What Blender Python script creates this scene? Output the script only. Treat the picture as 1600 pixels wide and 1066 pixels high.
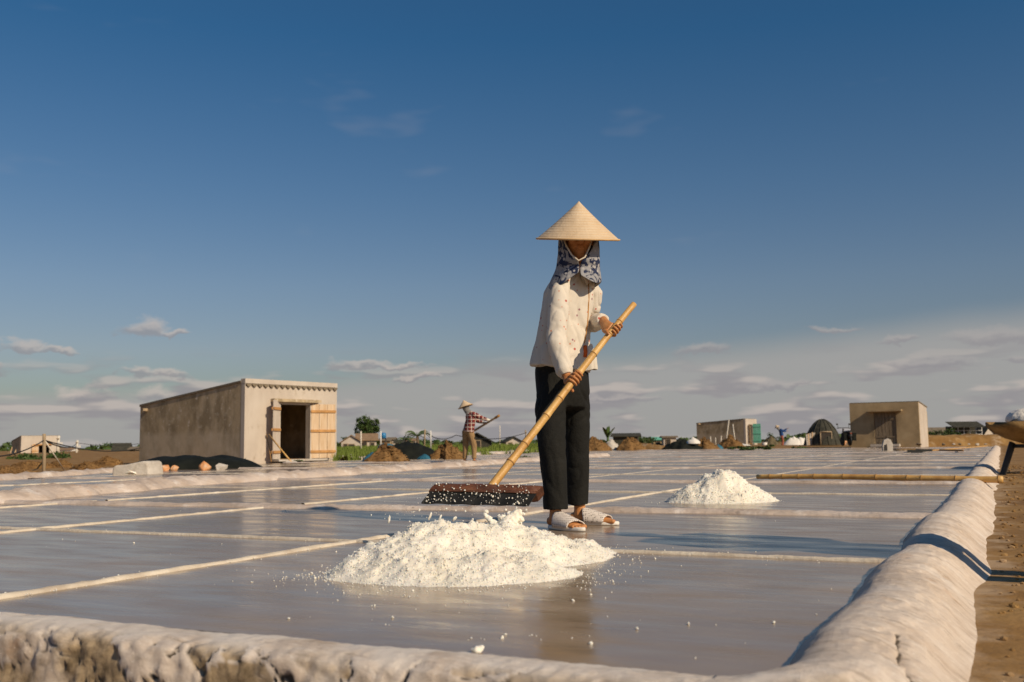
import bpy, bmesh, math, random
import numpy as np
from mathutils import Vector, Matrix, noise
R = math.radians
for o in list(bpy.data.objects): bpy.data.objects.remove(o)
scn = bpy.context.scene
COL = scn.collection
rnd = random.Random(7)

# ------------------------------------------------------------------ camera
FPX, W, H = 1556.0, 1600.0, 1066.0          # 35 mm on a 36 mm sensor, in photo pixels
PITCH, ROLL, CH = math.atan((694-533)/FPX), R(0.7), 0.42
cd = bpy.data.cameras.new('camera'); cam = bpy.data.objects.new('camera', cd); COL.objects.link(cam)
cd.sensor_width = 36; cd.lens = 36*FPX/W; cd.clip_start = 0.05; cd.clip_end = 20000
FW = Vector((0, math.cos(PITCH), math.sin(PITCH))); UP0 = Vector((0, -math.sin(PITCH), math.cos(PITCH))); R0 = Vector((1, 0, 0))
RV = math.cos(ROLL)*R0 - math.sin(ROLL)*UP0
UV = math.sin(ROLL)*R0 + math.cos(ROLL)*UP0
CO = Vector((0, 0, CH))
cam.matrix_world = Matrix(((RV.x, UV.x, -FW.x, CO.x), (RV.y, UV.y, -FW.y, CO.y), (RV.z, UV.z, -FW.z, CO.z), (0, 0, 0, 1)))
cd.dof.use_dof = True; cd.dof.focus_distance = 4.9; cd.dof.aperture_fstop = 5.0
scn.camera = cam
scn.render.resolution_x, scn.render.resolution_y = 1024, 682
scn.render.engine = 'CYCLES'
try: scn.cycles.use_denoising = True
except Exception: pass
vs = scn.view_settings
vs.view_transform = 'Standard'; vs.look = 'None'; vs.gamma = 1; vs.exposure = 0.0; vs.use_curve_mapping = False

# ------------------------------------------------------------------ sun and sky
SUN_EL = R(33); SH = Vector((-math.cos(R(43)), math.sin(R(43)), 0))    # SH: the way shadows fall on the ground
SUN_DIR = Vector((-SH.x*math.cos(SUN_EL), -SH.y*math.cos(SUN_EL), math.sin(SUN_EL)))
sl = bpy.data.lights.new('sun', 'SUN'); sun = bpy.data.objects.new('sun', sl); COL.objects.link(sun)
sl.energy = 4.2; sl.angle = R(0.5); sl.color = (1.0, 0.82, 0.60)
sun.rotation_euler = (-SUN_DIR).to_track_quat('-Z', 'Y').to_euler()
wd = bpy.data.worlds.new('World'); scn.world = wd; wd.use_nodes = True
def build_world():
    nt = wd.node_tree; nt.nodes.clear(); N, L = nt.nodes, nt.links
    out = N.new('ShaderNodeOutputWorld'); bg = N.new('ShaderNodeBackground'); L.new(bg.outputs[0], out.inputs[0])
    STR = 0.08; bg.inputs['Strength'].default_value = STR
    sky = N.new('ShaderNodeTexSky'); sky.sky_type = 'NISHITA'; sky.sun_disc = False
    sky.sun_elevation = SUN_EL; sky.sun_rotation = math.atan2(SUN_DIR.x, SUN_DIR.y)
    sky.altitude = 0; sky.air_density = 1.0; sky.dust_density = 0.6; sky.ozone_density = 2.2
    tc = N.new('ShaderNodeTexCoord'); sep = N.new('ShaderNodeSeparateXYZ'); L.new(tc.outputs['Generated'], sep.inputs[0])
    def m(op, a, b=None, c=None, clamp=False):
        n = N.new('ShaderNodeMath'); n.operation = op; n.use_clamp = clamp
        for i, v in enumerate((a, b, c)):
            if v is None: continue
            if isinstance(v, (int, float)): n.inputs[i].default_value = v
            else: L.new(v, n.inputs[i])
        return n.outputs[0]
    def mix(f, a, b, mode='MIX'):
        n = N.new('ShaderNodeMix'); n.data_type = 'RGBA'; n.blend_type = mode
        for s, v in ((0, f), (6, a), (7, b)):
            if isinstance(v, (int, float)): n.inputs[s].default_value = v
            elif isinstance(v, tuple): n.inputs[s].default_value = (*v, 1)
            else: L.new(v, n.inputs[s])
        return n.outputs[2]
    def sm(v, a, b):
        n = N.new('ShaderNodeMapRange'); n.interpolation_type = 'SMOOTHSTEP'; L.new(v, n.inputs[0])
        n.inputs[1].default_value = a; n.inputs[2].default_value = b; return n.outputs[0]
    el = m('ARCSINE', sep.outputs[2]); az = m('ARCTAN2', sep.outputs[0], sep.outputs[1])
    def nz(kx, ky, oy, ox, scale, detail, rough):
        c = N.new('ShaderNodeCombineXYZ'); L.new(m('MULTIPLY_ADD', az, kx, ox), c.inputs[0]); L.new(m('MULTIPLY_ADD', el, ky, oy), c.inputs[1])
        t = N.new('ShaderNodeTexNoise'); t.noise_dimensions = '2D'; t.inputs['Scale'].default_value = scale; t.inputs['Detail'].default_value = detail; t.inputs['Roughness'].default_value = rough
        L.new(c.outputs[0], t.inputs['Vector']); return t.outputs[0]
    # the clear sky of the photograph: deep blue above, pale towards the horizon
    ramp = N.new('ShaderNodeValToRGB'); L.new(m('DIVIDE', m('MAXIMUM', el, 0.0), math.pi/2), ramp.inputs[0])
    e = ramp.color_ramp.elements; e[0].position = 0; e[0].color = (.50, .50, .50, 1); e[1].position = 1; e[1].color = (.40, .60, .82, 1)
    for p, c in ((0.022, (.55, .55, .54)), (0.059, (.71, .655, .665)), (0.10, (.68, .69, .73)), (0.16, (.51, .665, .77)), (0.253, (.272, .61, .80))):
        q = e.new(p); q.color = (*c, 1)
    base = mix(1.0, sky.outputs[0], ramp.outputs[0], 'MULTIPLY')
    k = 1/STR
    # veil of thin grey cloud low down, its upper edge drifting with azimuth
    edge = m('ADD', m('MULTIPLY_ADD', m('SINE', az), .064, .079), m('MULTIPLY_ADD', nz(1.0, 0.0, 0, 3.1, 3.0, 3, .5), 0.03, -.015))
    veil = m('MULTIPLY', m('SUBTRACT', 1.0, sm(m('DIVIDE', el, edge), 0.76, 1.14)), 0.88)
    base = mix(veil, base, (.362*k, .356*k, .35*k))
    # a few high wisps
    n1 = nz(5, 17, 4.0, 40.2, 1.0, 3, .62)
    d = m('MULTIPLY', m('MULTIPLY', sm(n1, .64, .80), m('MULTIPLY', sm(el, .15, .22), m('SUBTRACT', 1.0, sm(el, .34, .5)))), .09)
    base = mix(d, base, (.40*k, .38*k, .40*k))
    clear = base
    # thin streets of cloud low down, all round the horizon
    for (kx, ky, ox, th, w, lo, hi, top, amt) in ((10, 44, 7.7, .455, .16, .005, .050, .10, .85),):
        n1 = nz(kx, ky, 0.0, ox, 1.0, 3, .52); n2 = nz(kx, ky, 0.30, ox, 1.0, 1, .5)
        band = m('MULTIPLY', sm(el, lo*.4, lo), m('SUBTRACT', 1.0, sm(el, hi, top)))
        d = m('MULTIPLY', m('MULTIPLY', sm(n1, th, th+w), band), amt)
        base = mix(d, base, mix(sm(m('SUBTRACT', n1, n2), .0, .16), (.292*k, .276*k, .290*k), (.50*k, .445*k, .41*k)))
    # single cumulus: flat-based puffs with billowed tops (azimuth, elevation, half width, height), in degrees
    PUFFS = [(-20.4, 6.35, 1.6, .85), (-18.7, 6.2, 1.2, .4), (-26.3, 5.2, 1.2, .7), (-24.7, 5.1, 1.4, .35), (-27.7, 4.1, 1.1, .7), (-20.7, 3.9, 1.4, .55), (-18.9, 3.8, 1.6, .4), (-23.3, 2.7, 1.6, .8), (-19.8, 2.7, 1.7, .65),
             (-8.6, 4.5, 2.4, .5), (-6.3, 4.4, 2.0, .35), (-5.3, 3.75, 1.5, .38), (10.8, 5.1, 1.8, .6), (18.0, 6.0, 1.6, .35), (21.3, 5.2, 1.8, .4), (25.8, 5.1, 2.2, .85), (22.6, 3.95, 2.7, .55), (27.1, 3.8, 1.1, .45),
             (14.6, 3.0, 2.3, .42), (6.2, 2.5, 3.0, .45), (-13.6, 3.0, 1.6, .5), (42, 5, 2.6, .8), (-44, 5.0, 2.6, .8)]
    c3 = N.new('ShaderNodeCombineXYZ'); L.new(m('MULTIPLY', az, 1.0), c3.inputs[0]); L.new(m('MULTIPLY', el, 1.9), c3.inputs[1])
    wn = N.new('ShaderNodeTexNoise'); wn.noise_dimensions = '2D'; wn.inputs['Scale'].default_value = 24; wn.inputs['Detail'].default_value = 4; wn.inputs['Roughness'].default_value = .58; L.new(c3.outputs[0], wn.inputs['Vector'])
    ws = N.new('ShaderNodeSeparateXYZ'); L.new(wn.outputs['Color'], ws.inputs[0])
    azw = m('MULTIPLY_ADD', m('SUBTRACT', ws.outputs[0], .5), .055, az); elw = m('MULTIPLY_ADD', m('SUBTRACT', ws.outputs[1], .5), .024, el)
    A = None; B = None
    for (a0, e0, w0, h0) in PUFFS:
        x1 = m('MULTIPLY_ADD', azw, 1/R(w0), -R(a0)/R(w0)); x2 = m('MULTIPLY', x1, x1)
        dy = m('MULTIPLY_ADD', elw, 1/R(h0), -R(e0)/R(h0)); y1 = m('MAXIMUM', dy, m('MULTIPLY', dy, -2.2)); y2 = m('MULTIPLY', y1, y1)
        D = m('MAXIMUM', m('SUBTRACT', m('SUBTRACT', 1.0, x2), y2), 0.0)
        A = D if A is None else m('MAXIMUM', A, D); t_ = m('MULTIPLY', D, dy); B = t_ if B is None else m('ADD', B, t_)
    lit = sm(m('DIVIDE', B, m('MAXIMUM', A, .02)), -.15, .45)
    warm = sm(az, .25, -.15)
    cl = mix(lit, (.285*k, .272*k, .288*k), mix(warm, (.40*k, .375*k, .365*k), (.545*k, .475*k, .43*k)))
    base = mix(m('MULTIPLY', sm(A, .0, .9), .68), base, cl)
    bg2 = N.new('ShaderNodeBackground'); bg2.inputs['Strength'].default_value = STR
    L.new(clear, bg.inputs['Color']); L.new(base, bg2.inputs['Color'])
    low = m('MULTIPLY', m('GREATER_THAN', el, 0.0), m('LESS_THAN', el, .152)); ms = N.new('ShaderNodeMixShader'); L.new(low, ms.inputs[0]); L.new(bg.outputs[0], ms.inputs[1]); L.new(bg2.outputs[0], ms.inputs[2]); L.new(ms.outputs[0], out.inputs[0])
build_world()

# ------------------------------------------------------------------ helpers
def P(px, py, Y):
    """world point seen at photo pixel (px,py), standing Y metres away"""
    d = FW + (px-800)/FPX*RV + (533-py)/FPX*UV
    return CO + d*(Y/d.y)
def G(px, py, z=0.0):
    d = FW + (px-800)/FPX*RV + (533-py)/FPX*UV
    return CO + d*((z-CH)/d.z)
AZ = R(26); DV = Vector((math.sin(AZ), math.cos(AZ), 0)); LV = Vector((math.cos(AZ), -math.sin(AZ), 0))
def uv(u, v, z=0.0): return LV*u + DV*v + Vector((0, 0, z))

def tag(o, label=None, cat=None, group=None, kind=None):
    if label: o['label'] = label
    if cat: o['category'] = cat
    if group: o['group'] = group
    if kind: o['kind'] = kind
    return o
def thing(name, label, cat, loc=(0, 0, 0), rz=0, group=None):
    o = bpy.data.objects.new(name, None); COL.objects.link(o); o.location = loc; o.rotation_euler = (0, 0, rz)
    o.empty_display_size = 0.1
    return tag(o, label, cat, group)

class MB:
    def __init__(s): s.v = []; s.f = []
    def add(s, v, f):
        b = len(s.v); s.v += [tuple(p) for p in v]; s.f += [tuple(i+b for i in q) for q in f]; return s
    def box(s, c, size, rot=None, jit=0.0):
        x, y, z = [q/2 for q in size]; M = rot if rot is not None else Matrix.Identity(3)
        vs_ = [Vector((sx*x, sy*y, sz*z)) for sx in (-1, 1) for sy in (-1, 1) for sz in (-1, 1)]
        if jit: vs_ = [p+Vector((rnd.uniform(-jit, jit), rnd.uniform(-jit, jit), rnd.uniform(-jit, jit))) for p in vs_]
        return s.add([Vector(c)+M@p for p in vs_], [(0, 1, 3, 2), (4, 6, 7, 5), (0, 4, 5, 1), (2, 3, 7, 6), (0, 2, 6, 4), (1, 5, 7, 3)])
    def prism(s, poly, off):
        n = len(poly); a = [Vector(p) for p in poly]; o = Vector(off)
        return s.add(a+[p+o for p in a], [tuple(range(n))[::-1], tuple(range(n, 2*n))]+[(i, (i+1) % n, n+(i+1) % n, n+i) for i in range(n)])
    def tube(s, pts, rad, n=10, side=None, cap=True):
        """pts: path; rad: number, or list of r or (ra,rb) with ra along side"""
        pts = [Vector(p) for p in pts]; k = len(pts)
        if not isinstance(rad, (list, tuple)): rad = [rad]*k
        vs_ = []; ref = Vector(side) if side is not None else None
        for i, p in enumerate(pts):
            t = (pts[min(i+1, k-1)]-pts[max(i-1, 0)]).normalized()
            if ref is None:
                ref = Vector((0, 0, 1)) if abs(t.z) < .9 else Vector((1, 0, 0))
            a = (ref-t*ref.dot(t)).normalized(); b = t.cross(a)
            if side is None: ref = a
            r = rad[i]; ra, rb = r if isinstance(r, (list, tuple)) else (r, r)
            for j in range(n):
                q = 2*math.pi*j/n; vs_.append(p+a*(ra*math.cos(q))+b*(rb*math.sin(q)))
        fs = [(i*n+j, i*n+(j+1) % n, (i+1)*n+(j+1) % n, (i+1)*n+j) for i in range(k-1) for j in range(n)]
        if cap: fs += [tuple(range(n))[::-1], tuple((k-1)*n+j for j in range(n))]
        return s.add(vs_, fs)
    def ell(s, c, r, rot=None, nu=16, nv=10):
        c = Vector(c); M = rot if rot is not None else Matrix.Identity(3); vs_ = [c+M@Vector((0, 0, -r[2]))]
        for i in range(1, nv):
            ph = -math.pi/2+math.pi*i/nv
            for j in range(nu):
                q = 2*math.pi*j/nu; vs_.append(c+M@Vector((r[0]*math.cos(ph)*math.cos(q), r[1]*math.cos(ph)*math.sin(q), r[2]*math.sin(ph))))
        vs_.append(c+M@Vector((0, 0, r[2]))); e = len(vs_)-1
        fs = [(0, 1+(j+1) % nu, 1+j) for j in range(nu)]
        fs += [(1+i*nu+j, 1+i*nu+(j+1) % nu, 1+(i+1)*nu+(j+1) % nu, 1+(i+1)*nu+j) for i in range(nv-2) for j in range(nu)]
        fs += [(1+(nv-2)*nu+j, 1+(nv-2)*nu+(j+1) % nu, e) for j in range(nu)]
        return s.add(vs_, fs)
    def mesh(s, name, off=None):
        me = bpy.data.meshes.new(name)
        v = s.v if off is None else [(p[0]-off[0], p[1]-off[1], p[2]-off[2]) for p in s.v]
        me.from_pydata(v, [], s.f); me.update(); return me
    def build(s, name, mat, root=None, smooth=False, local=False, recalc=True):
        off = None
        if root is not None and not local:
            off = Vector(root.location)
            if root.parent: off = off+Vector(root.parent.location)
        me = s.mesh(name, off)
        if recalc:
            bm = bmesh.new(); bm.from_mesh(me); bmesh.ops.recalc_face_normals(bm, faces=bm.faces); bm.to_mesh(me); bm.free()
        return link(name, me, mat, root, smooth)
def link(name, me, mat, root=None, smooth=False):
    o = bpy.data.objects.new(name, me); COL.objects.link(o)
    if mat is not None: me.materials.clear(); me.materials.append(mat)
    if smooth: me.polygons.foreach_set('use_smooth', [True]*len(me.polygons))
    if root is not None: o.parent = root
    return o
def remesh(mb, voxel, smooth=0, fn=None, soft=0):
    """one continuous skin round all the closed shapes in mb"""
    me = mb.mesh('tmp'); bm = bmesh.new(); bm.from_mesh(me); bmesh.ops.recalc_face_normals(bm, faces=bm.faces); bm.to_mesh(me); bm.free()
    o = bpy.data.objects.new('tmp', me); COL.objects.link(o)
    md = o.modifiers.new('r', 'REMESH'); md.mode = 'VOXEL'; md.voxel_size = voxel
    if smooth:
        s = o.modifiers.new('s', 'SMOOTH'); s.factor = .5; s.iterations = smooth
    dg = bpy.context.evaluated_depsgraph_get(); dg.update()
    r = bpy.data.meshes.new_from_object(o.evaluated_get(dg)); bpy.data.objects.remove(o); bpy.data.meshes.remove(me)
    if fn:
        r.update()
        nor = [v.normal.copy() for v in r.vertices]
        for v, n in zip(r.vertices, nor): v.co = fn(v.co.copy(), n)
        if soft:
            bm = bmesh.new(); bm.from_mesh(r)
            for _ in range(soft): bmesh.ops.smooth_vert(bm, verts=bm.verts, factor=.5, use_axis_x=True, use_axis_y=True, use_axis_z=True)
            bm.to_mesh(r); bm.free()
        r.update()
    return r
def to_local(me, root):
    me.transform(Matrix.Translation(-Vector(root.location))); return me
def lerp(a, b, t): return a+(b-a)*t
def fbm(p, o=4): return noise.fractal(Vector(p), 1.0, 2.0, o)
def copy_tree(o, parent=None, **props):
    c = o.copy(); COL.objects.link(c); c.parent = parent
    for k_, v_ in props.items(): c[k_] = v_
    for ch in list(o.children): copy_tree(ch, c)
    return c

# ------------------------------------------------------------------ materials
def nmat(name, stops, scale=3.0, detail=6, rough=.8, bump=.3, bscale=None, stretch=(1, 1, 1), spec=.3, nrough=.6, bdist=.02, extra=None, rvar=0.0, hue=0.0):
    """noise-mixed colours with relief; extra = list of (colour, scale, lo, hi, amount, stretch) stains on top"""
    m = bpy.data.materials.new(name); m.use_nodes = True; nt = m.node_tree; N, L = nt.nodes, nt.links
    b = N['Principled BSDF']; b.inputs['Specular IOR Level'].default_value = spec
    tc = N.new('ShaderNodeTexCoord')
    def mp(st):
        q = N.new('ShaderNodeMapping'); q.inputs['Scale'].default_value = st; L.new(tc.outputs['Object'], q.inputs[0]); return q.outputs[0]
    def noi(vec, sc, de, ro=.6):
        t = N.new('ShaderNodeTexNoise'); L.new(vec, t.inputs['Vector']); t.inputs['Scale'].default_value = sc; t.inputs['Detail'].default_value = de; t.inputs['Roughness'].default_value = ro; return t.outputs[0]
    v = mp(stretch); n1 = noi(v, scale, detail, nrough)
    rp = N.new('ShaderNodeValToRGB'); L.new(n1, rp.inputs[0]); e = rp.color_ramp.elements
    e[0].position = stops[0][0]; e[0].color = (*stops[0][1], 1); e[1].position = stops[-1][0]; e[1].color = (*stops[-1][1], 1)
    for p, c in stops[1:-1]: q = e.new(p); q.color = (*c, 1)
    col = rp.outputs[0]
    for (c, sc, lo, hi, am, st) in (extra or []):
        f = noi(mp(st), sc, 5, .6); mr = N.new('ShaderNodeMapRange'); L.new(f, mr.inputs[0]); mr.inputs[1].default_value = lo; mr.inputs[2].default_value = hi; mr.inputs[4].default_value = am
        mx = N.new('ShaderNodeMix'); mx.data_type = 'RGBA'; L.new(mr.outputs[0], mx.inputs[0]); L.new(col, mx.inputs[6]); mx.inputs[7].default_value = (*c, 1); col = mx.outputs[2]
    if hue:
        oi = N.new('ShaderNodeObjectInfo'); hv = N.new('ShaderNodeHueSaturation'); mr = N.new('ShaderNodeMapRange'); L.new(oi.outputs['Random'], mr.inputs[0])
        mr.inputs[3].default_value = 1-hue; mr.inputs[4].default_value = 1+hue; L.new(mr.outputs[0], hv.inputs['Value']); L.new(col, hv.inputs['Color']); col = hv.outputs[0]
    L.new(col, b.inputs['Base Color']); b.inputs['Roughness'].default_value = rough
    if rvar:
        mr = N.new('ShaderNodeMapRange'); L.new(noi(v, scale*1.7, 4), mr.inputs[0]); mr.inputs[1].default_value = .3; mr.inputs[2].default_value = .7
        mr.inputs[3].default_value = max(.02, rough-rvar); mr.inputs[4].default_value = rough+rvar; L.new(mr.outputs[0], b.inputs['Roughness'])
    if bump:
        bn = N.new('ShaderNodeBump'); bn.inputs['Strength'].default_value = bump; bn.inputs['Distance'].default_value = bdist
        L.new(noi(v, bscale or scale*3, 8, .65), bn.inputs['Height']); L.new(bn.outputs[0], b.inputs['Normal'])
    return m
def plain(name, c, rough=.7, bump=.15, bscale=40, var=.2, scale=8, **k):
    return nmat(name, [(.3, tuple(x*(1-var) for x in c)), (.7, tuple(min(1, x*(1+var)) for x in c))], scale=scale, rough=rough, bump=bump, bscale=bscale, **k)
M = {}
M['dirt'] = nmat('dirt', [(.25, (.14, .072, .021)), (.5, (.27, .148, .046)), (.72, (.39, .24, .09))], scale=1.1, detail=9, rough=.95, bump=.6, bscale=9, bdist=.03,
    extra=[((.20, .11, .038), .5, .45, .7, .8, (1, 1, 1)), ((.50, .37, .22), 2.3, .56, .72, .55, (1, 1, 1)), ((.12, .075, .04), 14, .62, .75, .6, (1, 1, 1)), ((.13, .068, .02), 1.6, .55, .70, .6, (1, 1, 1))])
def dirt_bloom():
    nt = M['dirt'].node_tree; N, L = nt.nodes, nt.links; b = N['Principled BSDF']; old = b.inputs['Base Color'].links[0].from_socket
    tc = N.new('ShaderNodeTexCoord'); dp = N.new('ShaderNodeVectorMath'); dp.operation = 'DOT_PRODUCT'; L.new(tc.outputs['Object'], dp.inputs[0]); dp.inputs[1].default_value = LV
    t = N.new('ShaderNodeTexNoise'); t.inputs['Scale'].default_value = 6; t.inputs['Detail'].default_value = 7; L.new(tc.outputs['Object'], t.inputs[0])
    mr = N.new('ShaderNodeMapRange'); L.new(dp.outputs['Value'], mr.inputs[0]); mr.inputs[1].default_value = -.08; mr.inputs[2].default_value = .10; mr.inputs[3].default_value = .10; mr.inputs[4].default_value = -.14
    ad = N.new('ShaderNodeMath'); L.new(t.outputs[0], ad.inputs[0]); L.new(mr.outputs[0], ad.inputs[1])
    m2 = N.new('ShaderNodeMapRange'); L.new(ad.outputs[0], m2.inputs[0]); m2.inputs[1].default_value = .48; m2.inputs[2].default_value = .68; m2.inputs[4].default_value = .6
    lo = N.new('ShaderNodeMapRange'); L.new(dp.outputs['Value'], lo.inputs[0]); lo.inputs[1].default_value = -.6; lo.inputs[2].default_value = -.3
    mm = N.new('ShaderNodeMath'); mm.operation = 'MULTIPLY'; L.new(m2.outputs[0], mm.inputs[0]); L.new(lo.outputs[0], mm.inputs[1])
    n = N.new('ShaderNodeMix'); n.data_type = 'RGBA'; L.new(mm.outputs[0], n.inputs[0]); L.new(old, n.inputs[6]); n.inputs[7].default_value = (.48, .36, .24, 1); L.new(n.outputs[2], b.inputs['Base Color'])
dirt_bloom()
M['crust'] = nmat('salt_crust', [(.28, (.40, .305, .23)), (.45, (.53, .43, .35)), (.7, (.66, .56, .48))], scale=2.6, detail=9, rough=.75, bump=.9, bscale=16, bdist=.015, stretch=(1, 1, 2),
    extra=[((.52, .27, .13), 6, .64, .76, .75, (1, 1, 1)), ((.78, .72, .66), 3.5, .56, .68, .7, (1, 1, 1)), ((.20, .15, .09), 20, .65, .74, .8, (1, 1, .5))])
M['ridge'] = nmat('salt_ridge', [(.3, (.46, .38, .29)), (.6, (.68, .60, .48)), (.8, (.78, .72, .61))], scale=7, detail=8, rough=.8, bump=.8, bscale=45, bdist=.01)
M['salt'] = nmat('salt', [(.3, (.80, .74, .61)), (.55, (.86, .81, .70)), (.8, (.90, .86, .77))], scale=5, detail=8, rough=.6, bump=.6, bscale=60, bdist=.006, extra=[((.84, .68, .42), 2.5, .56, .75, .45, (1, 1, 1))])
b_ = M['salt'].node_tree.nodes['Principled BSDF']; b_.inputs['Subsurface Weight'].default_value = .45; b_.inputs['Subsurface Radius'].default_value = (1, .8, .6); b_.inputs['Subsurface Scale'].default_value = .012
def pan_material():
    m = nmat('wet_pan_plaster', [(.3, (.225, .162, .102)), (.5, (.29, .21, .135)), (.75, (.36, .27, .18))], scale=1.1, detail=8, rough=.2, bump=0, spec=.5, hue=.12,
             extra=[((.46, .355, .25), 1.3, .56, .72, .5, (1, 1, 1)), ((.19, .135, .09), 3.3, .6, .75, .45, (1, 1, 1)), ((.5, .43, .36), 26, .70, .78, .5, (1, 1, 1))])
    nt = m.node_tree; N, L = nt.nodes, nt.links; b = N['Principled BSDF']; tc = N.new('ShaderNodeTexCoord')
    m0 = N.new('ShaderNodeMapping'); m0.inputs['Rotation'].default_value = (0, 0, R(26)); L.new(tc.outputs['Object'], m0.inputs[0]); mp = N.new('ShaderNodeMapping'); mp.inputs['Scale'].default_value = (1, 3.4, 1); L.new(m0.outputs[0], mp.inputs[0])
    def noi(sc, de): t = N.new('ShaderNodeTexNoise'); t.inputs['Scale'].default_value = sc; t.inputs['Detail'].default_value = de; L.new(mp.outputs[0], t.inputs['Vector']); return t.outputs[0]
    mr = N.new('ShaderNodeMapRange'); L.new(noi(2.2, 5), mr.inputs[0]); mr.inputs[1].default_value = .3; mr.inputs[2].default_value = .72; mr.inputs[3].default_value = .09; mr.inputs[4].default_value = .33
    L.new(mr.outputs[0], b.inputs['Roughness'])
    a = N.new('ShaderNodeBump'); a.inputs['Strength'].default_value = .12; a.inputs['Distance'].default_value = .004; L.new(noi(16, 6), a.inputs['Height'])
    c = N.new('ShaderNodeBump'); c.inputs['Strength'].default_value = .10; c.inputs['Distance'].default_value = .02; L.new(noi(3, 3), c.inputs['Height']); L.new(a.outputs[0], c.inputs['Normal'])
    L.new(c.outputs[0], b.inputs['Normal'])
    return m
M['pan'] = pan_material()
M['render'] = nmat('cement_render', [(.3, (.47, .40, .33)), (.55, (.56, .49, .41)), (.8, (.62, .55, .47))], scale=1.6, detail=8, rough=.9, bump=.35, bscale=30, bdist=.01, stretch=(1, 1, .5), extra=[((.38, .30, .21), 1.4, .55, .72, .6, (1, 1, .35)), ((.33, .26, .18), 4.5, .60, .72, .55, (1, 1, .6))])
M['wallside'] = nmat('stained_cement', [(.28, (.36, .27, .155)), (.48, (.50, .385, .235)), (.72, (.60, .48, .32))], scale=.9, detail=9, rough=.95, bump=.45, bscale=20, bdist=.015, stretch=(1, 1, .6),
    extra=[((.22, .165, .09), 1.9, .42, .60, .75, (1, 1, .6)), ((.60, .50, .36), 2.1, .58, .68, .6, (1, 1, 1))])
def wall_dust():
    """pale splash-back of dust and mortar on the lower part of the stained walls, with scratches of old limewash above"""
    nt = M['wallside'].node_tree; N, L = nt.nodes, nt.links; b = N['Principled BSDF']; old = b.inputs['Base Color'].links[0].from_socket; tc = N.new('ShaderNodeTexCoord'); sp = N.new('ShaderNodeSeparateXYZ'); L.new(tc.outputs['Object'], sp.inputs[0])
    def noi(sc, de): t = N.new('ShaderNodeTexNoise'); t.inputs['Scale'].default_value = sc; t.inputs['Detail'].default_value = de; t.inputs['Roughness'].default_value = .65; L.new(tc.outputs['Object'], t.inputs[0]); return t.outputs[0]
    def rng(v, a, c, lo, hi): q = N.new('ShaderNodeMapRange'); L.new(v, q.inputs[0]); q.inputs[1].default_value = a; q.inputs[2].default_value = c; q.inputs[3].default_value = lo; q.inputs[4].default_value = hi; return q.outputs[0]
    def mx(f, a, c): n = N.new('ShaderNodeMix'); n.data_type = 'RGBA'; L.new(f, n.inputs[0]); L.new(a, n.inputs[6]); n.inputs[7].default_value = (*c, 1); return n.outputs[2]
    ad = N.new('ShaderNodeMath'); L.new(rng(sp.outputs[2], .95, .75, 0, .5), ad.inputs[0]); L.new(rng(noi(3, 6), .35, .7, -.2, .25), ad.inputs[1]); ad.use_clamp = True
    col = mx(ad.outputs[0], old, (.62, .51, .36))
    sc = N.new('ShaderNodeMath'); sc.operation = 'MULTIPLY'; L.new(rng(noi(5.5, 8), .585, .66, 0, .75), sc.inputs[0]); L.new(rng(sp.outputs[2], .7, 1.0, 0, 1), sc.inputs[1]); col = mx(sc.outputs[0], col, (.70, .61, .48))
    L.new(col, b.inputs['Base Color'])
wall_dust()
M['doorpale'] = nmat('limed_door_wood', [(.3, (.50, .41, .32)), (.55, (.62, .54, .45)), (.8, (.70, .63, .54))], scale=3, detail=7, rough=.85, bump=.5, bscale=12, stretch=(6, 6, .5), extra=[((.50, .26, .10), 2.2, .60, .72, .6, (1, 1, .4))])
M['ochre'] = nmat('ochre_cement', [(.3, (.30, .22, .12)), (.55, (.42, .31, .175)), (.8, (.50, .39, .24))], scale=1.1, detail=8, rough=.95, bump=.4, bscale=20, extra=[((.20, .15, .09), 1.3, .56, .72, .7, (1, 1, .3))])
M['roof'] = plain('roof_cement', (.20, .16, .11), .95, .5, 20)
M['door'] = nmat('bleached_door_wood', [(.3, (.52, .34, .18)), (.5, (.64, .47, .30)), (.75, (.72, .58, .42))], scale=3, detail=7, rough=.8, bump=.5, bscale=12, stretch=(6, 6, .5), extra=[((.50, .24, .08), 1.6, .55, .7, .7, (1, 1, .4))])
M['batten'] = plain('rusty_batten_wood', (.50, .26, .09), .8, .4, 30, .25)
M['olddoor'] = nmat('grey_door_wood', [(.3, (.13, .095, .06)), (.7, (.28, .22, .15))], scale=3, rough=.9, bump=.5, stretch=(8, 8, .6))
M['green'] = plain('mint_paint', (.16, .47, .35), .55, .2, 20, .18)
M['dark'] = plain('dark_interior', (.05, .042, .035), .95)
M['tarp'] = nmat('black_tarp', [(.3, (.006, .0075, .006)), (.7, (.016, .018, .0135))], scale=4, rough=.75, bump=.7, bscale=6, spec=.15)
M['bluetarp'] = plain('blue_tarp', (.03, .13, .19), .5, .4, 14, .25)
M['earth'] = nmat('dug_earth', [(.3, (.09, .045, .015)), (.55, (.22, .12, .042)), (.8, (.34, .205, .085))], scale=3.5, detail=9, rough=.95, bump=1, bscale=12, bdist=.05)
M['brick'] = nmat('broken_brick', [(.35, (.55, .20, .06)), (.55, (.66, .36, .18)), (.7, (.62, .52, .42))], scale=9, rough=.9, bump=.8, bscale=30)
M['stone'] = nmat('pale_concrete', [(.3, (.42, .37, .31)), (.7, (.64, .59, .52))], scale=4, rough=.9, bump=.6, bscale=25, extra=[((.30, .24, .17), 3, .58, .7, .6, (1, 1, .6))])
M['white'] = plain('white_plastic', (.74, .70, .63), .5, .3, 25, .08)
M['paint'] = plain('white_paint', (.75, .72, .66), .6, .1, 20, .1)
M['steel'] = plain('dark_metal', (.035, .032, .03), .5, .2)
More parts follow.
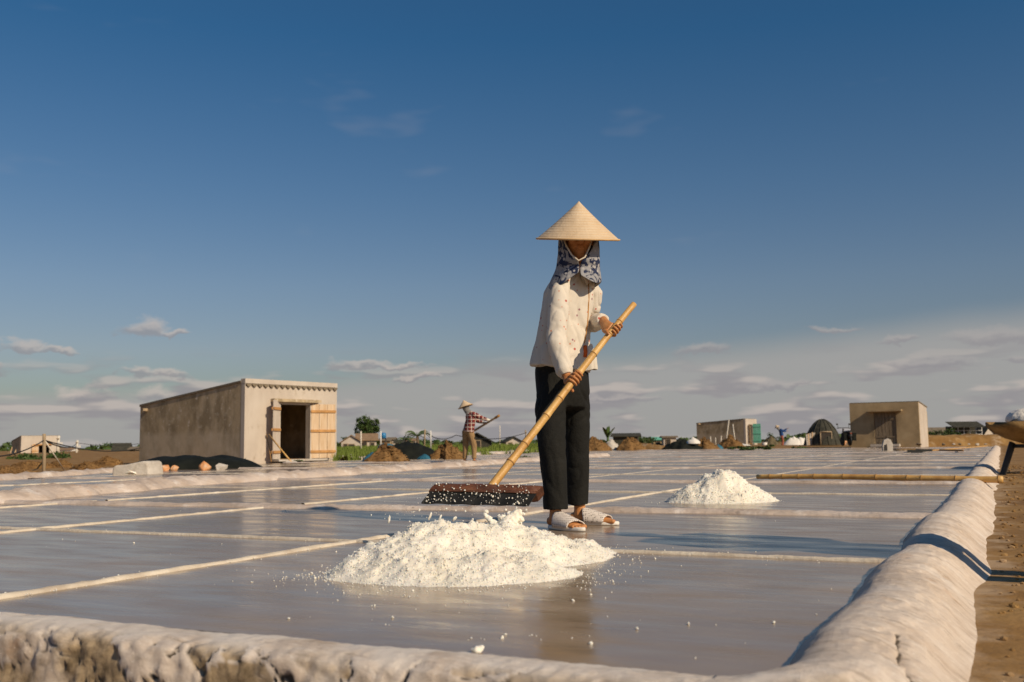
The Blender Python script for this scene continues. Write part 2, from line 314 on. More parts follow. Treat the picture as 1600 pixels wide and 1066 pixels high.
M['rust'] = nmat('rusted_steel', [(.3, (.15, .085, .028)), (.55, (.27, .165, .06)), (.8, (.38, .25, .10))], scale=7, rough=.75, bump=.5, bscale=40)
M['wood'] = plain('weathered_wood', (.36, .27, .17), .9, .5, 30, .25, stretch=(1, 1, .3))
M['bamboo'] = nmat('bamboo', [(.3, (.46, .23, .06)), (.55, (.66, .39, .12)), (.8, (.76, .52, .21))], scale=4, rough=.45, bump=.2, bscale=30, stretch=(2, 2, 2), spec=.5, extra=[((.30, .14, .04), 12, .62, .75, .6, (1, 1, 1))])
M['bamboo_dark'] = plain('bamboo_node', (.36, .19, .06), .6, .3, 40)
M['rakewood'] = nmat('wet_rake_wood', [(.3, (.055, .018, .008)), (.55, (.15, .05, .02)), (.8, (.30, .17, .08))], scale=9, rough=.5, bump=.6, bscale=14, stretch=(.6, 3, 3), spec=.5)
M['rubber'] = plain('black_rubber', (.018, .018, .016), .45, .3, 30)
M['grass'] = nmat('grass', [(.3, (.09, .13, .02)), (.6, (.17, .22, .035)), (.8, (.27, .30, .07))], scale=.9, rough=.8, bump=0)
M['leaf'] = nmat('foliage', [(.3, (.028, .055, .012)), (.55, (.06, .10, .022)), (.8, (.12, .16, .04))], scale=2.2, rough=.6, bump=0)
M['frond'] = nmat('frond', [(.3, (.035, .075, .018)), (.7, (.10, .15, .04))], scale=2.2, rough=.5, bump=0)
M['bark'] = plain('bark', (.16, .11, .07), .95, .6, 20)
M['thatch'] = nmat('thatch', [(.3, (.07, .055, .03)), (.6, (.14, .115, .065)), (.8, (.22, .18, .11))], scale=6, rough=.95, bump=.8, bscale=20, stretch=(1, 1, .25))
M['darkthatch'] = nmat('tarred_thatch', [(.3, (.025, .026, .02)), (.7, (.075, .07, .05))], scale=5, rough=.9, bump=.6, bscale=15)
M['rooftile'] = nmat('clay_roof', [(.3, (.19, .12, .07)), (.7, (.34, .23, .14))], scale=5, rough=.9, bump=.6)
M['bluetank'] = plain('blue_tank', (.03, .19, .40), .4, .05)
M['cable'] = plain('cable', (.02, .02, .022), .6, 0)
M['skin'] = nmat('skin', [(.3, (.40, .155, .05)), (.6, (.54, .235, .08)), (.8, (.60, .29, .105))], scale=14, rough=.5, bump=.15, bscale=120, spec=.4)
M['hat'] = nmat('palm_leaf_hat', [(.3, (.57, .425, .27)), (.6, (.67, .525, .355)), (.85, (.74, .61, .44))], scale=9, rough=.7, bump=.25, bscale=30, stretch=(1, 1, 1))
M['hatrim'] = plain('hat_rim', (.60, .40, .20), .7)
M['trouser'] = nmat('black_trouser_cloth', [(.3, (.006, .006, .005)), (.7, (.014, .0135, .0105))], scale=6, rough=.85, bump=.3, bscale=60)
M['khaki'] = plain('khaki_cloth', (.30, .19, .09), .9, .3, 30, .2)
M['bluecloth'] = plain('blue_cloth', (.02, .07, .22), .85, .2, 30, .2)
M['redcloth'] = plain('red_cloth', (.32, .10, .06), .85, .2, 30, .2)
M['greycloth'] = plain('grey_cloth', (.2, .19, .18), .85, .2, 30, .2)
M['rope'] = plain('white_cord', (.66, .58, .47), .8, .3, 60)
M['orange'] = plain('orange_cloth', (.55, .11, .02), .8)
M['pvc'] = plain('pale_pvc', (.66, .60, .50), .6, .3, 20)
M['glove'] = plain('glove', (.66, .62, .52), .9)

def patterned(name, fn, rough=.85, bump=.2):
    m = bpy.data.materials.new(name); m.use_nodes = True; nt = m.node_tree; N, L = nt.nodes, nt.links; b = N['Principled BSDF']; b.inputs['Roughness'].default_value = rough
    b.inputs['Specular IOR Level'].default_value = .15
    tc = N.new('ShaderNodeTexCoord'); col = fn(N, L, tc.outputs['Object']); L.new(col, b.inputs['Base Color'])
    t = N.new('ShaderNodeTexNoise'); t.inputs['Scale'].default_value = 30; t.inputs['Detail'].default_value = 6; L.new(tc.outputs['Object'], t.inputs[0])
    bn = N.new('ShaderNodeBump'); bn.inputs['Strength'].default_value = bump; bn.inputs['Distance'].default_value = .01; L.new(t.outputs[0], bn.inputs['Height']); L.new(bn.outputs[0], b.inputs['Normal'])
    return m
def mixc(N, L, f, a, b):
    n = N.new('ShaderNodeMix'); n.data_type = 'RGBA'
    for s, v in ((0, f), (6, a), (7, b)):
        if isinstance(v, tuple): n.inputs[s].default_value = (*v, 1)
        elif isinstance(v, (int, float)): n.inputs[s].default_value = v
        else: L.new(v, n.inputs[s])
    return n.outputs[2]
def less(N, L, v, a, b):
    n = N.new('ShaderNodeMapRange'); L.new(v, n.inputs[0]); n.inputs[1].default_value = a; n.inputs[2].default_value = b; n.inputs[3].default_value = 1; n.inputs[4].default_value = 0; return n.outputs[0]
def shirt_fn(N, L, v):
    col = (.66, .60, .51)
    for sc, c, th in ((19, (.46, .11, .08), .155), (27, (.60, .26, .17), .16), (14, (.28, .12, .14), .11)):
        t = N.new('ShaderNodeTexVoronoi'); t.inputs['Scale'].default_value = sc; L.new(v, t.inputs['Vector'])
        col = mixc(N, L, less(N, L, t.outputs['Distance'], th*.6, th), col, c)
    return col
M['shirt'] = patterned('dotted_cream_shirt', shirt_fn)
def scarf_fn(N, L, v):
    t = N.new('ShaderNodeTexNoise'); t.inputs['Scale'].default_value = 19; t.inputs['Detail'].default_value = 3; t.inputs['Distortion'].default_value = 1.2; L.new(v, t.inputs[0])
    t2 = N.new('ShaderNodeTexVoronoi'); t2.inputs['Scale'].default_value = 34; L.new(v, t2.inputs['Vector'])
    c = mixc(N, L, less(N, L, t.outputs[0], .47, .53), (.31, .31, .325), (.022, .032, .075))
    return mixc(N, L, less(N, L, t2.outputs['Distance'], .22, .3), c, (.42, .41, .41))
M['scarf'] = patterned('navy_floral_scarf', scarf_fn)
def plaid_fn(N, L, v):
    sep = N.new('ShaderNodeSeparateXYZ'); L.new(v, sep.inputs[0])
    def stripe(o, k, w):
        a = N.new('ShaderNodeMath'); a.operation = 'MULTIPLY'; L.new(o, a.inputs[0]); a.inputs[1].default_value = k
        b = N.new('ShaderNodeMath'); b.operation = 'FRACT'; L.new(a.outputs[0], b.inputs[0]); return less(N, L, b.outputs[0], w, w+.08)
    c = mixc(N, L, stripe(sep.outputs[0], 11, .35), (.20, .035, .03), (.07, .02, .03))
    c = mixc(N, L, stripe(sep.outputs[2], 11, .35), c, (.10, .03, .035))
    c = mixc(N, L, stripe(sep.outputs[0], 11.0, .12), c, (.62, .50, .42))
    return mixc(N, L, stripe(sep.outputs[2], 11.0, .12), c, (.62, .50, .42))
M['plaid'] = patterned('red_plaid_cloth', plaid_fn)
def clog_fn(N, L, v):
    t = N.new('ShaderNodeTexVoronoi'); t.inputs['Scale'].default_value = 105; t.inputs['Randomness'].default_value = .35; L.new(v, t.inputs['Vector'])
    return mixc(N, L, less(N, L, t.outputs['Distance'], .26, .36), (.70, .63, .56), (.10, .075, .06))
M['clog'] = patterned('perforated_clog_plastic', clog_fn, .5, .1)

# ------------------------------------------------------------------ the setting: ground, pans, banks
def sstep(a, b, x):
    t = max(0.0, min(1.0, (x-a)/(b-a))); return t*t*(3-2*t)
def ground_z(x, y):
    u = x*LV.x+y*LV.y; v = x*DV.x+y*DV.y
    z = -.065 + .018*fbm((x*.9, y*.9, 3.3), 5)*min(1, 12/(1+math.hypot(x, y)*.3))
    if -20 < u < .1 and v < 1.78: z -= .42*sstep(-.02, -.16, u)*sstep(1.76, 1.66, v)*sstep(-20, -19, u)
    return z + .22*sstep(45, 85, y)
def make_ground():
    mb = MB(); radii = [0.0]; r = .5
    while r < 9000:
        radii.append(r); r *= 1.055 if r < 60 else 1.25
    n = 220; vs_ = [(0, 0, ground_z(0, 0))]
    for r in radii[1:]:
        for j in range(n):
            q = 2*math.pi*j/n; x, y = r*math.sin(q), r*math.cos(q); vs_.append((x, y, ground_z(x, y)))
    fs = [(0, 1+(j+1) % n, 1+j) for j in range(n)]
    for i in range(len(radii)-2):
        a, b = 1+i*n, 1+(i+1)*n
        fs += [(a+j, a+(j+1) % n, b+(j+1) % n, b+j) for j in range(n)]
    mb.add(vs_, fs); return tag(mb.build('ground', M['dirt'], smooth=True), kind='structure')
make_ground()

ROWS = [(1.80, 'b'), (3.70, 't'), (5.88, 'b'), (8.15, 't'), (10.3, 'b'), (12.6, 't'), (15.6, 'b'), (18.3, 't'), (21.0, 'b'), (24, 't'), (27, 'b'), (30.5, 't'), (34, 'b'), (38, 't'), (42, 'b'), (47, 't'), (52, 'b')]
COLS = [-.34, -2.58, -4.60, -6.60, -8.55, -10.6, -12.7, -14.8, -16.9, -19.0, -21.1]
def umin(v):
    pts = [(0, -8.6), (5.0, -8.6), (6, -10.6), (10, -13.2), (13.3, -14.8), (20, -17.4), (26, -17.4), (50, -22), (60, -23)]
    for (a, ua), (b, ub) in zip(pts, pts[1:]):
        if a <= v <= b: return ua+(ub-ua)*(v-a)/(b-a)
    return -23
PAN_GROUP = 'evaporation pans'
for (va, ta), (vb, tb) in zip(ROWS, ROWS[1:]):
    um = umin((va+vb)/2)
    for ur, ul in zip(COLS, COLS[1:]):
        if ul < um-1.2: break
        mb = MB(); c = uv((ur+ul)/2, (va+vb)/2)
        nu, nv = 6, 6
        vs_ = [uv(lerp(ul, ur, i/nu), lerp(va, vb, j/nv), .0)-c for j in range(nv+1) for i in range(nu+1)]
        fs = [(j*(nu+1)+i, j*(nu+1)+i+1, (j+1)*(nu+1)+i+1, (j+1)*(nu+1)+i) for j in range(nv) for i in range(nu)]
        o = mb.add(vs_, fs).build('salt_pan', M['pan'], local=True, recalc=False); o.location = c
        tag(o, kind='structure')

def ridge(name, path, width, height, mat, step=.04, seed=0, rag=.25, zb=-.012):
    """a low moulded ridge along a polyline (world coordinates)"""
    pts = []
    for a, b in zip(path, path[1:]):
        a, b = Vector(a), Vector(b); n = max(2, int((b-a).length/step)); pts += [lerp(a, b, i/n) for i in range(n)]
    pts.append(Vector(path[-1])); mb = MB(); prof = [(-.5, 0), (-.42, .35), (-.27, .82), (-.08, 1), (.12, .97), (.3, .75), (.43, .3), (.5, 0)]
    vs_ = []; n = len(prof)
    for i, p in enumerate(pts):
        t = (pts[min(i+1, len(pts)-1)]-pts[max(i-1, 0)]).normalized(); s = Vector((t.y, -t.x, 0))
        wob = width*.35*fbm((p.x*1.1, p.y*1.1, seed), 3); hh = height*(1+.28*fbm((p.x*2.3, p.y*2.3, seed+5), 4)); ww = width*(1+.3*fbm((p.x*1.7, p.y*1.7, seed+9), 4))
        for (o, h_) in prof:
            q = p+s*(o*ww+wob); r_ = rag*height*fbm((q.x*14, q.y*14, seed+h_), 4)*h_
            vs_.append((q.x, q.y, p.z+(zb if h_ == 0 else h_*hh+r_)))
    fs = [(i*n+j, i*n+j+1, (i+1)*n+j+1, (i+1)*n+j) for i in range(len(pts)-1) for j in range(n-1)]
    o = mb.add(vs_, fs).build(name, mat, smooth=True); return tag(o, kind='structure')
for k_, (v, t) in enumerate(ROWS[1:]):
    st = .03 if v < 9 else (.08 if v < 20 else .25)
    um = max(COLS[-1], umin(v)); ue = min([c for c in COLS if c >= um-1.2])
    if t == 't': ridge('pan_ridge', [uv(-.36, v), uv(ue, v)], .042, .010, M['ridge'], st, k_*3.1)
    else: ridge('earth_bank', [uv(-.33, v+.02), uv(-2, v-.02), uv(-4.6, v-.28 if v < 7 else v), uv(ue, v-.55 if v < 7 else v)], .19, .023, M['crust'], st, k_*3.1, .30)
for k_, u in enumerate(COLS[1:]):
    if k_ == 3: continue
    vs0 = [v for v, t in ROWS if umin(v) < u+1.0]
    if not vs0: continue
    prev = vs0[0]
    for (va, ta), (vb, tb) in zip(ROWS, ROWS[1:]):
        if va < vs0[0] or va > 30: continue
        st = .03 if va < 9 else (.08 if va < 20 else .25)
        if ta == 'b': ridge('pan_ridge', [uv(u, va+.05), uv(u+rnd.uniform(-.04, .04), ROWS[[q[0] for q in ROWS].index(vb)+1][0]-.05 if [q[0] for q in ROWS].index(vb)+1 < len(ROWS) else vb)], .038 if va < 9 else .03, .011 if va < 9 else .005, M['ridge'], st, 50+k_+va)
# the wide bank that crosses from the left
ridge('earth_bank', [uv(-6.9, 3.4, 0), uv(-7.4, 5.6, 0), uv(-8.4, 8.4, 0), uv(-8.75, 11.5, 0), uv(-9.4, 15.5, 0), uv(-10.1, 21, 0), uv(-11.5, 30, 0)], .50, .085, M['crust'], .05, 77, .5)
ridge('earth_bank', [uv(-8.6, 2.0), uv(-10.7, 6.0), uv(-13.0, 9.8), uv(-14.6, 13.2), uv(-16.9, 18.8)], .35, .07, M['crust'], .08, 81, .4)
ridge('earth_bank', [uv(-17.4, 24.5), uv(-18.5, 32), uv(-20.5, 42), uv(-22, 52)], .5, .10, M['crust'], .2, 83, .4)

def crust_bank():
    """the thick salt-crusted bank round the near corner: along the front, round the bend, then away on the right"""
    path = []; ut = -.27; vt = 1.70; rc = .20
    n1 = 520
    for i in range(n1): path.append((-5.2+(ut-rc+5.2)*(1-(1-i/n1)**1.5), vt, 0.0))
    for i in range(40):
        q = math.pi/2*i/40; path.append((ut-rc+rc*math.sin(q), vt+rc-rc*math.cos(q), i/40))
    v = vt+rc
    while v < 56: path.append((ut, v, 1.0)); v += .007 if v < 2.7 else .009*max(1, (v-1)*.55)
    CR = [G(x, y, .03) for x, y in ((1405, 990), (1412, 1004), (1417, 1012), (1413, 1024), (1420, 1034), (1430, 1044), (1436, 1056))]
    def crack_d(q):
        best = 9
        for a, b in zip(CR, CR[1:]):
            ab = (b-a).xy; t = max(0, min(1, (q.xy-a.xy).dot(ab)/ab.length_squared)); best = min(best, (q.xy-a.xy-ab*t).length)
        return best
    bare, crk, crest_lift = [], [], []
    pf = [(.13, -.02), (.105, .000), (.085, .007), (.06, .012), (.035, .015), (.01, .017), (-.015, .017), (-.04, .014), (-.06, .009), (-.075, .000), (-.083, -.018), (-.088, -.045), (-.092, -.075), (-.098, -.105), (-.104, -.14), (-.112, -.175), (-.122, -.22), (-.14, -.28), (-.16, -.36), (-.2, -.47)]
    pr = [(.125, -.02), (.108, .002), (.094, .018), (.078, .034), (.058, .049), (.035, .058), (.01, .061), (-.015, .060), (-.04, .055), (-.056, .050), (-.072, .042), (-.087, .033), (-.102, .022), (-.116, .010), (-.13, -.003), (-.143, -.016), (-.157, -.030), (-.173, -.045), (-.195, -.062), (-.225, -.10)]
    def fine(p):
        o = []
        for a, b in zip(p, p[1:]): o += [(lerp(a[0], b[0], f), lerp(a[1], b[1], f)) for f in (0, 1/3, 2/3)]
        return o+[p[-1]]
    prof_f, prof_r = fine(pf), fine(pr); n = len(prof_f); vs_ = []; k = len(path)
    P3 = [uv(a, b) for a, b, c in path]
    for i, (a, b, c) in enumerate(path):
        t = (P3[min(i+1, k-1)]-P3[max(i-1, 0)]).normalized(); inn = Vector((-t.y, t.x, 0)); p = P3[i]
        wob = .030*fbm((p.x*1.3, p.y*1.3, 1.7), 3); hk = 1+.25*fbm((p.x*.9, p.y*.9, 8.2), 3)
        for j in range(n):
            o = lerp(prof_f[j][0], prof_r[j][0], c); z = lerp(prof_f[j][1], prof_r[j][1], c)
            q = p+inn*(o+wob); q.z = z*hk*(1-.14*c) if z > 0 else z
            top = sstep(2, 7, j)*(1-sstep(18, 30, j)); out = sstep(17, 30, j)
            d = .010*fbm((q.x*5, q.y*5, q.z*5), 4)*sstep(1, 6, j)+.004*fbm((q.x*40, q.y*40, q.z*40), 3)*sstep(3, 8, j)
            w = (1-c)*out+c*.07*out*(1-sstep(38, 48, j))
            br = ck = 0.0
            if w > .01:      # the outer face: plates of crust, some fallen away, cracks between them
                wp = Vector((q.x*7.5, q.y*7.5, q.z*11)); wp += Vector((noise.noise(wp*1.3), noise.noise(wp*1.3+Vector((9, 0, 0))), noise.noise(wp*1.3+Vector((0, 9, 0)))))*.8
                dd, pp = noise.voronoi(wp); hsh = noise.cell(pp[0]*7.3); gap = dd[1]-dd[0]
                fallen = 1.0 if hsh > .15-1.2*sstep(-.02, -.12, q.z)+.25*(c) else 0.0
                d += w*(.001*noise.cell(pp[0]*3.1)-.0045*fallen+(.0055 if fallen else .0022)*fbm((q.x*42, q.y*42, q.z*48), 4))
                ckk = max(0, 1-gap/.065)*(1 if noise.cell(pp[0]*5.7+pp[1]*5.7) > -.35 else 0); d -= w*.012*ckk; ck = w*ckk*(1-.5*fallen); br = w*fallen
            if c > .9 and 1.5 < b < 2.6:
                cdist = crack_d(q)
                if cdist < .012: d -= .012*(1-cdist/.012); ck = max(ck, 1-cdist/.006)
            bare.append(br); crk.append(max(0, ck)); crest_lift.append(sstep(3, 9, j)*(1-sstep(20, 34, j))*(1-.75*c))  # last mask: crest whitening, much weaker along the right arm
            d *= 1-c*.85*sstep(36, 50, j)
            q = q-inn*d*(.9 if j > 20 else .1); q.z += d*(.45 if j > 3 else .05)
            vs_.append(tuple(q))
    fs = [(i*n+j, i*n+j+1, (i+1)*n+j+1, (i+1)*n+j) for i in range(k-1) for j in range(n-1)]
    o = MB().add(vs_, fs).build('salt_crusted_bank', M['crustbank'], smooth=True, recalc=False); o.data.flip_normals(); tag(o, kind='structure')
    for nm, vals in (('bare', bare), ('crack', crk), ('crust', crest_lift)):
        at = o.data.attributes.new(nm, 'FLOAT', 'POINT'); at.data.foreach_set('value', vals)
def crustbank_material():
    m = nmat('crusted_bank', [(.28, (.425, .33, .242)), (.45, (.59, .482, .385)), (.7, (.71, .61, .512))], scale=3.2, detail=10, rough=.85, bump=0,
        extra=[((.56, .33, .17), 4.5, .63, .72, .55, (1, 1, 1)), ((.74, .66, .58), 4.2, .55, .66, .65, (1, 1, 1)), ((.24, .18, .12), 9, .62, .72, .7, (1, 1, .5))])
    nt = m.node_tree; N, L = nt.nodes, nt.links; b = N['Principled BSDF']; tc = N.new('ShaderNodeTexCoord'); col = b.inputs['Base Color'].links[0].from_socket
    def noi(vec, sc, de=6, ro=.6): t = N.new('ShaderNodeTexNoise'); t.inputs['Scale'].default_value = sc; t.inputs['Detail'].default_value = de; t.inputs['Roughness'].default_value = ro; L.new(vec, t.inputs[0]); return t.outputs[0]
    def rng(v, lo, hi, am): q = N.new('ShaderNodeMapRange'); L.new(v, q.inputs[0]); q.inputs[1].default_value = lo; q.inputs[2].default_value = hi; q.inputs[4].default_value = am; return q.outputs[0]
    # trowel and wash streaks running down across the bank
    r0 = N.new('ShaderNodeMapping'); r0.inputs['Rotation'].default_value = (0, 0, R(34)); L.new(tc.outputs['Object'], r0.inputs[0])
    ms = N.new('ShaderNodeMapping'); ms.inputs['Scale'].default_value = (9, 80, 9); L.new(r0.outputs[0], ms.inputs[0]); st = noi(ms.outputs[0], 1.0, 6, .65)
    col = mixc(N, L, rng(st, .53, .66, .6), col, (.78, .70, .61)); col = mixc(N, L, rng(st, .45, .33, .6), col, (.25, .18, .115))
    ar = N.new('ShaderNodeAttribute'); ar.attribute_name = 'crust'; am = N.new('ShaderNodeMath'); am.operation = 'MULTIPLY'; L.new(ar.outputs['Fac'], am.inputs[0]); L.new(rng(noi(tc.outputs['Object'], 6, 6), .38, .56, .8), am.inputs[1]); col = mixc(N, L, am.outputs[0], col, (.80, .73, .65))  # crest brightness painted in as a pale salt tone, strongest on the front
    gr = noi(tc.outputs['Object'], 70, 6, .7); col = mixc(N, L, rng(gr, .58, .68, .55), col, (.84, .78, .70)); col = mixc(N, L, rng(gr, .38, .28, .35), col, (.26, .19, .12))
    # bare sandy mortar where plates of crust have fallen
    at = N.new('ShaderNodeAttribute'); at.attribute_name = 'bare'; g = noi(tc.outputs['Object'], 26, 8, .7)
    rp = N.new('ShaderNodeValToRGB'); L.new(g, rp.inputs[0]); e = rp.color_ramp.elements; e[0].position = .36; e[0].color = (.14, .095, .045, 1); e[1].position = .64; e[1].color = (.50, .37, .22, 1)
    ba = N.new('ShaderNodeMath'); ba.operation = 'MULTIPLY'; L.new(at.outputs['Fac'], ba.inputs[0]); L.new(rng(noi(tc.outputs['Object'], 3.3, 5), .36, .52, .95), ba.inputs[1])
    col = mixc(N, L, ba.outputs[0], col, rp.outputs[0])
    ac = N.new('ShaderNodeAttribute'); ac.attribute_name = 'crack'; col = mixc(N, L, rng(ac.outputs['Fac'], .2, .6, .92), col, (.045, .033, .02))
    L.new(col, b.inputs['Base Color'])
    b1 = N.new('ShaderNodeBump'); b1.inputs['Strength'].default_value = .7; b1.inputs['Distance'].default_value = .009; L.new(noi(tc.outputs['Object'], 30, 10, .78), b1.inputs['Height'])
    b2 = N.new('ShaderNodeBump'); b2.inputs['Strength'].default_value = .18; b2.inputs['Distance'].default_value = .006; L.new(st, b2.inputs['Height']); L.new(b1.outputs[0], b2.inputs['Normal']); L.new(b2.outputs[0], b.inputs['Normal'])
    return m
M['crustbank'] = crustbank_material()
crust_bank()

def clods():
    mb = MB(); rg = random.Random(3)
    for _ in range(900):
        v = 2.2+18*rg.random()**1.8; u = -.03+abs(rg.gauss(0, .5)); p = uv(u, v); r = rg.choice((.004, .005, .006, .008, .012))*(1+v*.03)
        q = rg.random()*6; mb.add([(p.x+r*(a.x*1.2), p.y+r*a.y, ground_z(p.x, p.y)+r*.3+r*a.z*.7) for a in [Matrix.Rotation(q, 3, 'Z')@w*(1+.4*noise.noise(w*2+Vector((q, v, 0)))) for w in ICO[0]]], ICO[1])
    tag(mb.build('dirt_clods', M['dirt'], recalc=False), 'small clods strewn on the dirt path at the right', 'clods', kind='stuff')
# ------------------------------------------------------------------ salt
def ico_unit():
    bm = bmesh.new(); bmesh.ops.create_icosphere(bm, subdivisions=1, radius=1); v = [x.co.copy() for x in bm.verts]; f = [tuple(q.index for q in x.verts) for x in bm.faces]; bm.free(); return v, f
ICO = ico_unit()
clods()
def crumb(mb, c, r, flat=.8):
    s = rnd.random()*50; ax = Matrix.Rotation(rnd.random()*6.3, 3, Vector((rnd.random()-.5, rnd.random()-.5, rnd.random()-.5)).normalized())
    k = (rnd.uniform(.7, 1.25), rnd.uniform(.7, 1.25), rnd.uniform(.6, 1.05)*flat)
    mb.add([Vector(c)+ax@Vector((p.x*r*k[0], p.y*r*k[1], p.z*r*k[2]))*(1+.35*noise.noise(p*1.7+Vector((s, 0, 0)))) for p in ICO[0]], ICO[1])
def salt_pile(label, root, box, hfun, step, ncr, rcr, scatter):
    t = thing('salt_pile', label, 'salt', root)
    x0, x1, y0, y1 = box; nx, ny = int((x1-x0)/step), int((y1-y0)/step); mb = MB(); vs_ = []
    def hz(x, y):
        h = hfun(x, y)
        if h <= -.02: return -.02
        a = min(1, max(0, h+.01)/.05)
        return h + a*(.026*fbm((x*8, y*8, 2), 4)+.013*abs(noise.noise(Vector((x*24, y*24, 0))))+.008*noise.noise(Vector((x*45, y*45, 3)))+.007*noise.noise(Vector((x*70, y*70, 5))))
    for j in range(ny+1):
        for i in range(nx+1):
            x, y = x0+i*step, y0+j*step; vs_.append((x+rnd.uniform(-.3, .3)*step, y+rnd.uniform(-.3, .3)*step, hz(x, y)))
    keep = lambda a: vs_[a][2] > -.012
    fs = []
    for j in range(ny):
        for i in range(nx):
            q = (j*(nx+1)+i, j*(nx+1)+i+1, (j+1)*(nx+1)+i+1, (j+1)*(nx+1)+i)
            if any(keep(a) for a in q): fs.append(q)
    mb.add(vs_, fs).build('heap', M['salt'], t, smooth=True)
    cb = MB(); k = 0
    while k < ncr:
        x, y = rnd.uniform(x0, x1), rnd.uniform(y0, y1); h = hz(x, y)
        if h < -.004: continue
        r = rnd.uniform(.3, 1)**1.4*rcr; crumb(cb, (x, y, h+r*.05), r); k += 1
    k = 0
    while k < scatter:
        x, y = rnd.uniform(x0, x1), rnd.uniform(y0, y1); h = hfun(x, y)
        if h > .004 or h < -.008-rnd.random()**3*.11: continue
        r = rnd.uniform(.3, 1)*rcr*.75; crumb(cb, (x, y, r*.5), r); k += 1
    tag(cb.build('salt_crumbs', M['salt'], t, smooth=True, recalc=False), kind='stuff')
    return t
def bump(x, y, cx, cy, rx, ry, rot, h):
    dx, dy = x-cx, y-cy; c, s = math.cos(rot), math.sin(rot); a, b = (c*dx+s*dy)/rx, (-s*dx+c*dy)/ry
    return h*(1-(a*a+b*b)**.75)
def near_h(x, y):
    r = R(33)
    w = .05*fbm((x*4, y*4, 9), 3)
    hs = [bump(x, y, -.24, 3.47, .43, .33, r, .155), bump(x, y, .00, 3.66, .38, .26, r, .115), bump(x, y, .17, 3.83, .27, .13, r, .06), bump(x, y, -.46, 3.38, .20, .08, R(20), .035),
          bump(x, y, -.02, 3.70, .12, .09, r, .155), bump(x, y, -.13, 3.24, .33, .22, R(10), .07)]
    return max(hs)+w*.35
near_t = salt_pile('large loose heap of white salt in the nearest pan, in front of the raking worker', (-.1, 3.5, 0), (-1.05, .75, 2.75, 4.35), near_h, .0095, 11000, .0042, 480)
def clump():
    mb = MB()
    for (px, py, r) in ((778, 834, .034), (790, 824, .033), (800, 815, .029), (805, 806, .022), (811, 800, .012), (796, 804, .014), (786, 810, .018), (770, 818, .016), (763, 810, .012), (757, 804, .009), (815, 812, .012), (808, 822, .022)):
        mb.ell(P(px, py, 3.72+rnd.uniform(-.03, .03)), (r, r, r*.9), None, 10, 8)
    me = remesh(mb, .0045, 1, lambda c, n: c+n*(.007*noise.noise(c*48)+.005*noise.noise(c*95)+.003*noise.noise(c*170)))
    link('tossed_clump', to_local(me, near_t), M['salt'], near_t, True)
clump()
c2_ = G(1140, 787) + Vector((0, .28, 0))
def far_h(x, y):
    r2 = math.hypot((x-c2_.x)/.40, (y-c2_.y)/.30); k = abs(math.atan2(y-c2_.y, x-c2_.x))
    return .235*(1-r2**1.05)-.03*max(0, .28-r2)*3+.012*fbm((x*5, y*5, 4), 3)
salt_pile('small cone of white salt in the pan behind, near the lying bamboo pole', (c2_.x, c2_.y, 0), (c2_.x-.62, c2_.x+.6, c2_.y-.5, c2_.y+.45), far_h, .012, 4000, .0058, 40)
def lump():
    p = G(746, 1020); mb = MB()
    for d, r in (((0, 0, .006), .0095), ((.007, .002, .008), .008), ((-.008, .001, .004), .007), ((.002, -.005, .003), .007)): mb.ell(p+Vector(d), (r, r, r*.85), None, 10, 7)
    me = remesh(mb, .003, 2, lambda c, n: c+n*.003*noise.noise(c*140))
    t = link('salt_lump', me, M['salt'], None, True); tag(t, 'single pebble-sized white salt lump lying alone on the wet pan in the foreground', 'salt')
lump()
